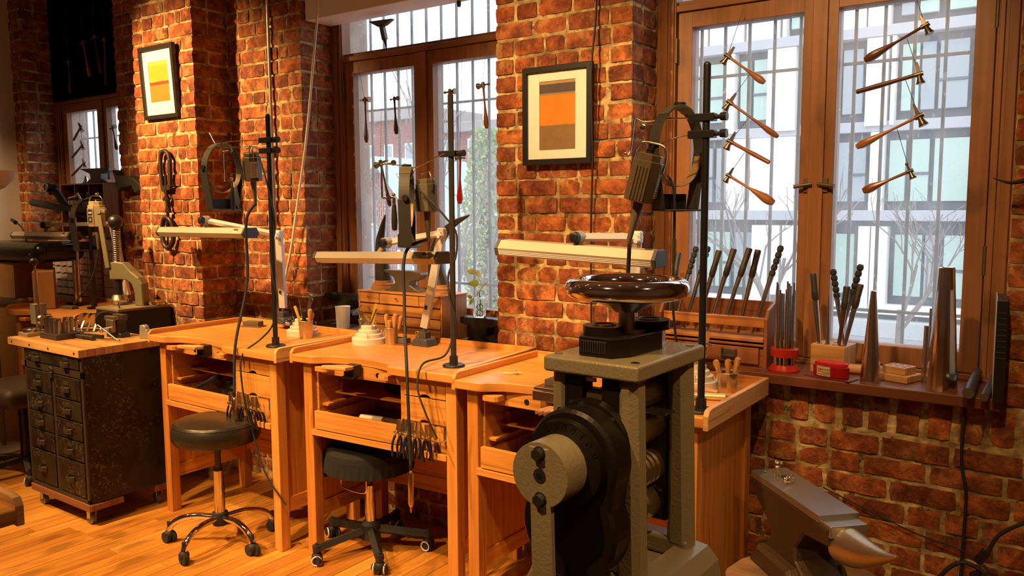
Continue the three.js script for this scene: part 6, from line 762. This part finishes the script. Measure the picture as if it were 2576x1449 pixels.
{
  const t = thing('punch_block', 'black steel block holding bright round punches on the drawer cabinet', 'tool block', [-4.475, CT, -2.13]); part(t, 'block', [bx(-0.09, 0.09, 0, 0.03, -0.075, 0.07)], M_darkSteel);
  const L = [[-0.06, 0.045, 0.013, 0.075], [-0.02, 0.05, 0.016, 0.09], [0.025, 0.05, 0.0145, 0.08], [0.062, 0.045, 0.011, 0.07], [-0.062, -0.005, 0.012, 0.06], [-0.02, 0.0, 0.011, 0.07], [0.02, -0.01, 0.0095, 0.065], [0.055, -0.01, 0.008, 0.06], [-0.05, -0.05, 0.013, 0.07], [0.0, -0.055, 0.011, 0.075], [0.05, -0.055, 0.009, 0.062]]; for (const [x, z, r, h] of L) solo('steel_punch', 'round steel punch standing in the black block on the drawer cabinet', 'punch', [cyl(r, r, h, 0, 0, 0, 20), cyl(r * 1.06, r * 1.06, 0.006, 0, h - 0.006, 0, 20)], M_steel, [-4.475 + x, CT + 0.03, -2.13 + z], 0, 'punches in the black block');
  const d = thing('disc_rack', 'slotted steel rack with three bright discs on the drawer cabinet', 'rack', [-4.6, CT, -2.34], 0.5); part(d, 'rack', [...[-0.06, -0.02, 0.02, 0.06].map((x) => bar([x, 0.004, 0.045], [x, 0.06, 0.005], 0.012, 0.004)), bx(-0.09, 0.09, 0, 0.004, -0.05, 0.03)], M_cupSteel);
  for (let i = 0; i < 3; i++) solo('steel_disc', 'bright round steel disc standing in the slotted rack', 'disc', [tr(cyl(0.04, 0.04, 0.012, 0, -0.006, 0, 40), 0, 0.04, 0, 0, 0, 80), tr(cyl(0.02, 0.02, 0.013, 0, -0.0065, 0, 30), 0, 0.04, 0, 0, 0, 80)], std([0.62, 0.52, 0.36], 0.22, 1), [-4.645 + i * 0.042, CT + 0.018, -2.345 - i * 0.01], -0.5, 'discs in the slotted rack');
  solo('polishing_buff', 'black polishing wheel leaning behind the bright discs', 'wheel', [tr(cyl(0.05, 0.05, 0.016, 0, -0.008, 0, 40), 0, 0.05, 0, 0, 0, 78), tr(new THREE.TorusGeometry(0.048, 0.004, 8, 40), 0.008, 0.05, 0, 0, 90, 0)], M_rubber, [-4.5, CT + 0.012, -2.385], -0.5);
}
{
  const t = thing('bench_vise', 'dark cast iron vise with a sliding handle on the drawer cabinet', 'vise', [-4.235, CT, -2.32], 0.15), M = std([0.05, 0.045, 0.04], 0.45, 0.5);
  part(t, 'body', [ext([[-0.07, 0], [0.05, 0], [0.045, 0.02], [0.02, 0.03], [0.02, 0.075], [0.03, 0.1], [-0.06, 0.1], [-0.04, 0.07], [-0.04, 0.03], [-0.07, 0.02]], 0.06, 0.004)], M); part(t, 'front_jaw', [bx(-0.055, 0.025, 0.095, 0.118, 0.02, 0.05, 0.004), bx(-0.04, 0.02, 0.03, 0.1, 0.035, 0.055, 0.006)], std([0.3, 0.24, 0.17], 0.35, 0.8)); part(t, 'rear_jaw', [bx(-0.055, 0.03, 0.09, 0.122, -0.03, 0.0, 0.004)], std([0.12, 0.1, 0.08], 0.4, 0.7)); part(t, 'screw', [tr(cyl(0.011, 0.011, 0.05, 0, 0, 0, 18), -0.01, 0.05, 0.05, 90), ball(0.014, -0.01, 0.05, 0.1)], M_steel); part(t, 'handle', [rod([-0.04, 0.075, 0.1], [0.12, -0.0, 0.1], 0.0045), ball(0.007, 0.12, 0.004, 0.1)], M_steel);
  const p = thing('ribbed_cutter', 'steel cutting pliers with ribbed handle lying on the drawer cabinet', 'cutter', [-4.33, CT, -2.17], 0.25); part(p, 'handle', [rod([-0.02, 0.014, 0.0], [0.1, 0.014, 0.02], 0.012, 0.0135), ...Array.from({ length: 7 }, (_, i) => tr(new THREE.TorusGeometry(0.013, 0.0022, 8, 16), 0.02 + i * 0.012, 0.014, 0.0067 + i * 0.002, 0, 80, 0))], M_darkSteel); part(p, 'jaw', [rod([-0.1, 0.012, -0.02], [-0.02, 0.014, 0], 0.008, 0.012), bar([-0.06, 0.018, -0.03], [0.1, 0.012, -0.04], 0.018, 0.012)], M_darkSteel);
  solo('angle_block', 'small stepped grey angle block at the cabinet corner', 'angle block', [ext([[-0.04, 0], [0.04, 0], [0.036, 0.03], [0.024, 0.03], [0.02, 0.05], [0.01, 0.05], [0.004, 0.066], [-0.012, 0.075], [-0.034, 0.07]], 0.03, 0.003)], M_greyPaint, [-4.06, CT, -2.37], 0.25);
}
// black dust box with the green arbor press on it
{
  const t = thing('dust_box', 'tall black steel machine box standing behind the drawer cabinet', 'machine box', [-4.57, 0, -2.6]); part(t, 'body', [bx(-0.12, 0.12, 0, 1.005, -0.155, 0.165)], std([0.016, 0.014, 0.012], 0.6)); part(t, 'top', [bx(-0.122, 0.122, 1.005, 1.02, -0.157, 0.167)], std([0.3, 0.24, 0.14], 0.5, 0.3)); part(t, 'port', [cyl(0.045, 0.045, 0.002, 0.06, 1.0195, -0.05, 30)], M_black);
  solo('steel_disc', 'wide bright steel disc lying on the black machine box', 'disc', [lathe([[0, 0], [0.055, 0], [0.055, 0.02], [0.05, 0.024], [0, 0.024]], 40)], std([0.6, 0.52, 0.4], 0.22, 1), [-4.50, 1.0215, -2.69]);
  const p = thing('arbor_press', 'olive green arbor press with spring column and black ball', 'press', [-4.645, 1.02, -2.58], 0.35), G = std([0.2, 0.18, 0.1], 0.42, 0.2);
  part(p, 'frame', [ext([[-0.07, 0.15], [-0.07, 0.25], [-0.03, 0.256], [0.03, 0.25], [0.08, 0.2], [0.13, 0.165], [0.155, 0.13], [0.16, 0], [0.1, 0], [0.1, 0.08], [0.08, 0.13], [0.05, 0.15], [0, 0.152]], 0.06, 0.005)], G); part(p, 'ram', [cyl(0.02, 0.02, 0.1, -0.03, 0.06, 0, 24)], M_black); part(p, 'cone_foot', [lathe([[0, 0.0], [0.03, 0.0], [0.032, 0.012], [0.048, 0.016], [0.05, 0.03], [0.035, 0.06], [0, 0.06]], 30, -0.03, 0, 0)], M_cupSteel);
  part(p, 'spring', [(() => { const pts = []; for (let i = 0; i <= 15 * 12; i++) { const a = i / 12 * Math.PI * 2; pts.push([-0.03 + Math.cos(a) * 0.021, 0.255 + i / 180 * 0.19, Math.sin(a) * 0.021]); } return tube(pts, 0.0036, 6, 360); })()], M_steel); part(p, 'post', [cyl(0.012, 0.012, 0.22, -0.03, 0.25, 0, 18)], M_darkSteel); part(p, 'ball_knob', [ball(0.042, -0.03, 0.49, 0)], M_black);
  part(p, 'lever', [bar([-0.07, 0.22, 0.035], [-0.115, 0.56, 0.035], 0.03, 0.01), tr(cyl(0.02, 0.02, 0.05, 0, -0.025, 0, 18), -0.11, 0.555, 0.02, 90), bar([-0.115, 0.56, 0.035], [-0.06, 0.55, 0.04], 0.02, 0.012)], G);
  solo('toolmaker_clamp', 'tiny steel pin set standing on the machine box beside the press', 'pin set', [cyl(0.005, 0.005, 0.035, 0, 0, 0, 12), cyl(0.004, 0.004, 0.02, 0.02, 0, 0.01, 12), cyl(0.005, 0.005, 0.014, 0.04, 0, 0.02, 12)], M_steel, [-4.52, 1.02, -2.48]);
}
// ---------------------------------------------------------------- before the far window: drawer cases and cubbies on its sill
function drawerCase(label, x0, x1, y0, y1, rows, cols, body, front, group) {
  const t = thing('parts_cabinet', label, 'parts cabinet', [(x0 + x1) / 2, y0, -3.1]), w = (x1 - x0) / 2, h = y1 - y0; part(t, 'case', [bx(-w, w, 0, h, -0.085, 0.09)], body);
  const dw = (2 * w - 0.016) / cols, dh = (h - 0.012) / rows; for (let r = 0; r < rows; r++) for (let c = 0; c < cols; c++) { const X = -w + 0.008 + c * dw, Y = 0.006 + r * dh, d = part(t, 'drawer', bx(X + 0.002, X + dw - 0.002, Y + 0.005, Y + dh - 0.002, 0.085, 0.1), front[(r * 3 + c) % front.length]); part(d, 'pull', bx(X + dw * 0.25, X + dw * 0.75, Y + 0.004, Y + 0.009, 0.098, 0.112, 0.001), front[0]); } return t;
}
const clear = [[0.42, 0.36, 0.36], [0.5, 0.42, 0.4], [0.36, 0.3, 0.3]].map((c) => std(c, 0.25));
drawerCase('red case of small clear drawers on the far window sill', -6.05, -5.675, 0.945, 1.375, 9, 4, std([0.36, 0.01, 0.015], 0.4), [[0.5, 0.2, 0.2], [0.55, 0.28, 0.27], [0.45, 0.16, 0.16]].map((c) => std(c, 0.3))); drawerCase('dark case of small clear drawers on the far window sill', -6.44, -6.065, 0.945, 1.375, 8, 4, std([0.03, 0.028, 0.026], 0.5), clear); drawerCase('case of wide white drawers on the far window sill by the pilaster', -5.66, -5.4, 0.945, 1.375, 5, 2, std([0.1, 0.09, 0.08], 0.5), [[0.62, 0.58, 0.54], [0.55, 0.5, 0.46]].map((c) => std(c, 0.4)));
{
  const t = thing('cubby_shelf', 'reddish brown open cubby shelf stacked on the parts cabinets', 'shelf', [-5.87, 1.375, -3.1]), w = 0.4, h = 0.39, M = wood([0.17, 0.045, 0.022], { rough: 0.45, map: T_grain });
  part(t, 'back_board', bx(-w, w, 0, h, -0.085, -0.077), M); for (const y of [0, h / 2 - 0.005, h - 0.01]) part(t, 'board', bx(-w, w, y, y + 0.01, -0.085, 0.06), M); for (let i = 0; i < 4; i++) part(t, 'divider', bx(-w + i * 0.2 - (i ? 0.004 : 0), -w + 0.008 + i * 0.2, 0.01, h - 0.01, -0.08, 0.058), M); part(t, 'side_box', bx(w - 0.2, w, 0.005, h, -0.08, 0.062), wood([0.3, 0.11, 0.055], { rough: 0.45, map: T_grain }));
  const a = thing('small_anvil', 'little grey anvil on top of the brown cubby shelf', 'anvil', [-5.77, 1.765, -3.07], 0.3); part(a, 'body', [ext([[-0.14, 0.1], [0.12, 0.105], [0.12, 0.085], [0.05, 0.065], [0.045, 0.03], [0.1, 0.008], [0.1, 0], [-0.08, 0], [-0.08, 0.008], [-0.045, 0.03], [-0.05, 0.065], [-0.1, 0.085]], 0.07, 0.004)], std([0.14, 0.13, 0.12], 0.45, 0.5));
  solo('tiny_figure', 'tiny bright metal figure beside the little grey anvil', 'figure', [lathe([[0, 0], [0.03, 0], [0.018, 0.012], [0.012, 0.04], [0.004, 0.055], [0, 0.056]], 16)], M_chrome, [-5.95, 1.765, -3.07]);
  const b = thing('wall_anvil_bracket', 'dark iron anvil beak bracketed to the brick beside the pilaster', 'bracket', [-5.16, 1.7, -2.995]); part(b, 'beak', [ext([[-0.16, 0.14], [-0.12, 0.1], [0.0, 0.1], [0.06, 0.09], [0.16, 0.04], [0.16, 0.0], [0.1, -0.02], [0.06, 0.03], [-0.06, 0.02], [-0.1, 0.0], [-0.14, 0.03], [-0.13, 0.07]], 0.07, 0.006).translate(0, 0, 0.04)], std([0.018, 0.015, 0.013], 0.6));
}
// ---------------------------------------------------------------- floor lamp, drum, cartons and arm at the far wall
{
  const t = thing('floor_lamp', 'torchiere floor lamp with a frosted glass bowl', 'lamp', [-5.8, 0, -2.35]); part(t, 'base', [lathe([[0, 0], [0.15, 0], [0.15, 0.012], [0.12, 0.022], [0.03, 0.03], [0, 0.03]], 40)], std([0.5, 0.45, 0.36], 0.5)); part(t, 'pole', [cyl(0.012, 0.012, 1.68, 0, 0.02, 0, 16)], std([0.34, 0.3, 0.22], 0.45, 0.4)); part(t, 'bowl', [lathe([[0, 1.69], [0.04, 1.695], [0.1, 1.72], [0.15, 1.77], [0.17, 1.83], [0.166, 1.83], [0.145, 1.772], [0.095, 1.725], [0.04, 1.7], [0, 1.695]], 48)], new THREE.MeshPhysicalMaterial({ color: lin(0.9, 0.84, 0.76), roughness: 0.85, transmission: 0.3, thickness: 0 }));
}
{
  const t = thing('fibre_drum', 'tan fibre drum with metal rim left of the far bench', 'drum', [-6.1, 0, -2.62]); part(t, 'wall', [cyl(0.22, 0.22, 0.95, 0, 0, 0, 40)], std([0.5, 0.3, 0.1], 0.7)); part(t, 'rim', [lathe([[0.19, 0.94], [0.226, 0.94], [0.228, 0.96], [0.222, 0.985], [0.19, 0.985]], 40), cyl(0.2, 0.2, 0.004, 0, 0.965, 0, 40)], M_steel);
  const M_card = std([0.34, 0.17, 0.065], 0.85), c = document.createElement('canvas'); c.width = 128; c.height = 48; const x = c.getContext('2d'); x.fillStyle = '#2a180c'; x.fillRect(0, 0, 128, 48); x.fillStyle = '#b07a3c'; x.font = 'bold 34px sans-serif'; x.textAlign = 'center'; x.fillText('SMALL', 64, 36); const tx = new THREE.CanvasTexture(c); tx.colorSpace = THREE.SRGBColorSpace;
  const b1 = thing('cardboard_box', 'brown carton printed SMALL standing on the fibre drum', 'carton', [-6.08, 0.987, -2.62], 0.15); part(b1, 'carton', [bx(-0.19, 0.19, 0, 0.24, -0.14, 0.14)], M_card); part(b1, 'size_print', new THREE.PlaneGeometry(0.15, 0.05).rotateZ(1.45).translate(-0.02, 0.1, 0.1412), std([1, 1, 1], 0.8, 0, { map: tx })); part(b1, 'flap', [bx(-0.19, 0.19, 0.24, 0.243, 0.0, 0.14)], M_card);
  const b2 = thing('cardboard_box', 'tall brown carton with white shipping labels on the far bench', 'carton', [-5.56, 0.941, -2.56], -0.5); b2.rotation.z = -0.06; part(b2, 'carton', [bx(-0.1, 0.1, 0.008, 0.25, -0.06, 0.06)], std([0.4, 0.2, 0.075], 0.85)); for (const y of [0.2, 0.14, 0.08]) part(b2, 'shipping_label', [bx(-0.09, -0.05, y - 0.025, y + 0.025, 0.0595, 0.061, 0.0003)], std([0.7, 0.64, 0.52], 0.8));
  const k = thing('leather_cushion', 'shiny black leather cushion lying over the cartons', 'cushion', [-5.9, 1.235, -2.63], 0.1); part(k, 'cushion', [tr(new RoundedBoxGeometry(0.78, 0.13, 0.34, 5, 0.06), 0, 0.066, 0)], std([0.012, 0.011, 0.011], 0.22)); part(k, 'button', [tr(cyl(0.008, 0.008, 0.004, 0, 0, 0, 14), 0.3, 0.06, 0.17, 90)], M_steel);
  const m = thing('boom_arm', 'black jointed boom arm with chrome posts over the far bench', 'boom arm', [-5.54, 0.94, -2.76]); part(m, 'post', [cyl(0.012, 0.012, 0.7, -0.03, 0, 0, 16), cyl(0.012, 0.012, 0.7, 0.02, 0, 0, 16)], M_chrome); part(m, 'foot', [bx(-0.08, 0.07, 0, 0.02, -0.04, 0.04)], M_black); const pad = part(m, 'arm', [tube([[-0.25, 0.77, 0], [-0.2, 0.75, 0], [-0.1, 0.67, 0], [0.0, 0.645, 0], [0.2, 0.65, 0], [0.35, 0.68, 0]], 0.026, 12, 40), rod([-0.6, 0.69, -0.02], [-0.1, 0.64, -0.02], 0.025), rod([0.0, 0.62, -0.03], [0.3, 0.56, -0.03], 0.02), rod([-0.25, 0.74, 0], [-0.25, 0.81, 0.0], 0.03)], M_rubber); part(pad, 'end_cap', [tr(cyl(0.03, 0.03, 0.03, 0, 0, 0, 24), -0.25, 0.79, 0.02, 90), tr(cyl(0.026, 0.026, 0.03, 0, 0, 0, 24), 0.36, 0.68, 0.01, 90)], M_black); part(pad, 'cap_ring', [tr(new THREE.TorusGeometry(0.026, 0.005, 8, 24), -0.25, 0.79, 0.05), tr(new THREE.TorusGeometry(0.023, 0.004, 8, 24), 0.36, 0.68, 0.04)], M_steel);
  solo('gooseneck_lamp', 'small black gooseneck light bent over the leather cushion', 'lamp', [tube([[0, 0, 0], [-0.02, 0.06, 0], [-0.08, 0.11, 0], [-0.14, 0.13, 0]], 0.005, 6, 20), rod([-0.14, 0.13, 0], [-0.2, 0.15, 0], 0.014, 0.01)], M_black, [-5.93, 1.36, -2.63]);
  const r = thing('rolling_stool', 'black rolling chair with white ringed caster behind the drawer cabinet', 'chair', [-5.0, 0, -2.2]); part(r, 'seat', [tr(new RoundedBoxGeometry(0.5, 0.12, 0.36, 4, 0.05), -0.18, 0.5, 0.0)], std([0.05, 0.028, 0.018], 0.6)); part(r, 'worn_edge', [bx(-0.35, -0.25, 0.5, 0.545, 0.16, 0.185, 0.01)], std([0.5, 0.4, 0.25], 0.9)); part(r, 'column', [cyl(0.025, 0.025, 0.4, -0.15, 0.06, 0)], M_black); for (let i = 0; i < 5; i++) { const a = (-20 + i * 72) * RAD, c2 = Math.cos(a), s2 = Math.sin(a); part(r, 'leg', [bar([-0.15, 0.1, 0], [-0.15 + c2 * 0.26, 0.075, -s2 * 0.26], 0.035, 0.03)], M_rubber); caster(r, -0.15 + c2 * 0.26, -s2 * 0.26, a + 1.2, true); }
}
renderer.render(scene, camera);
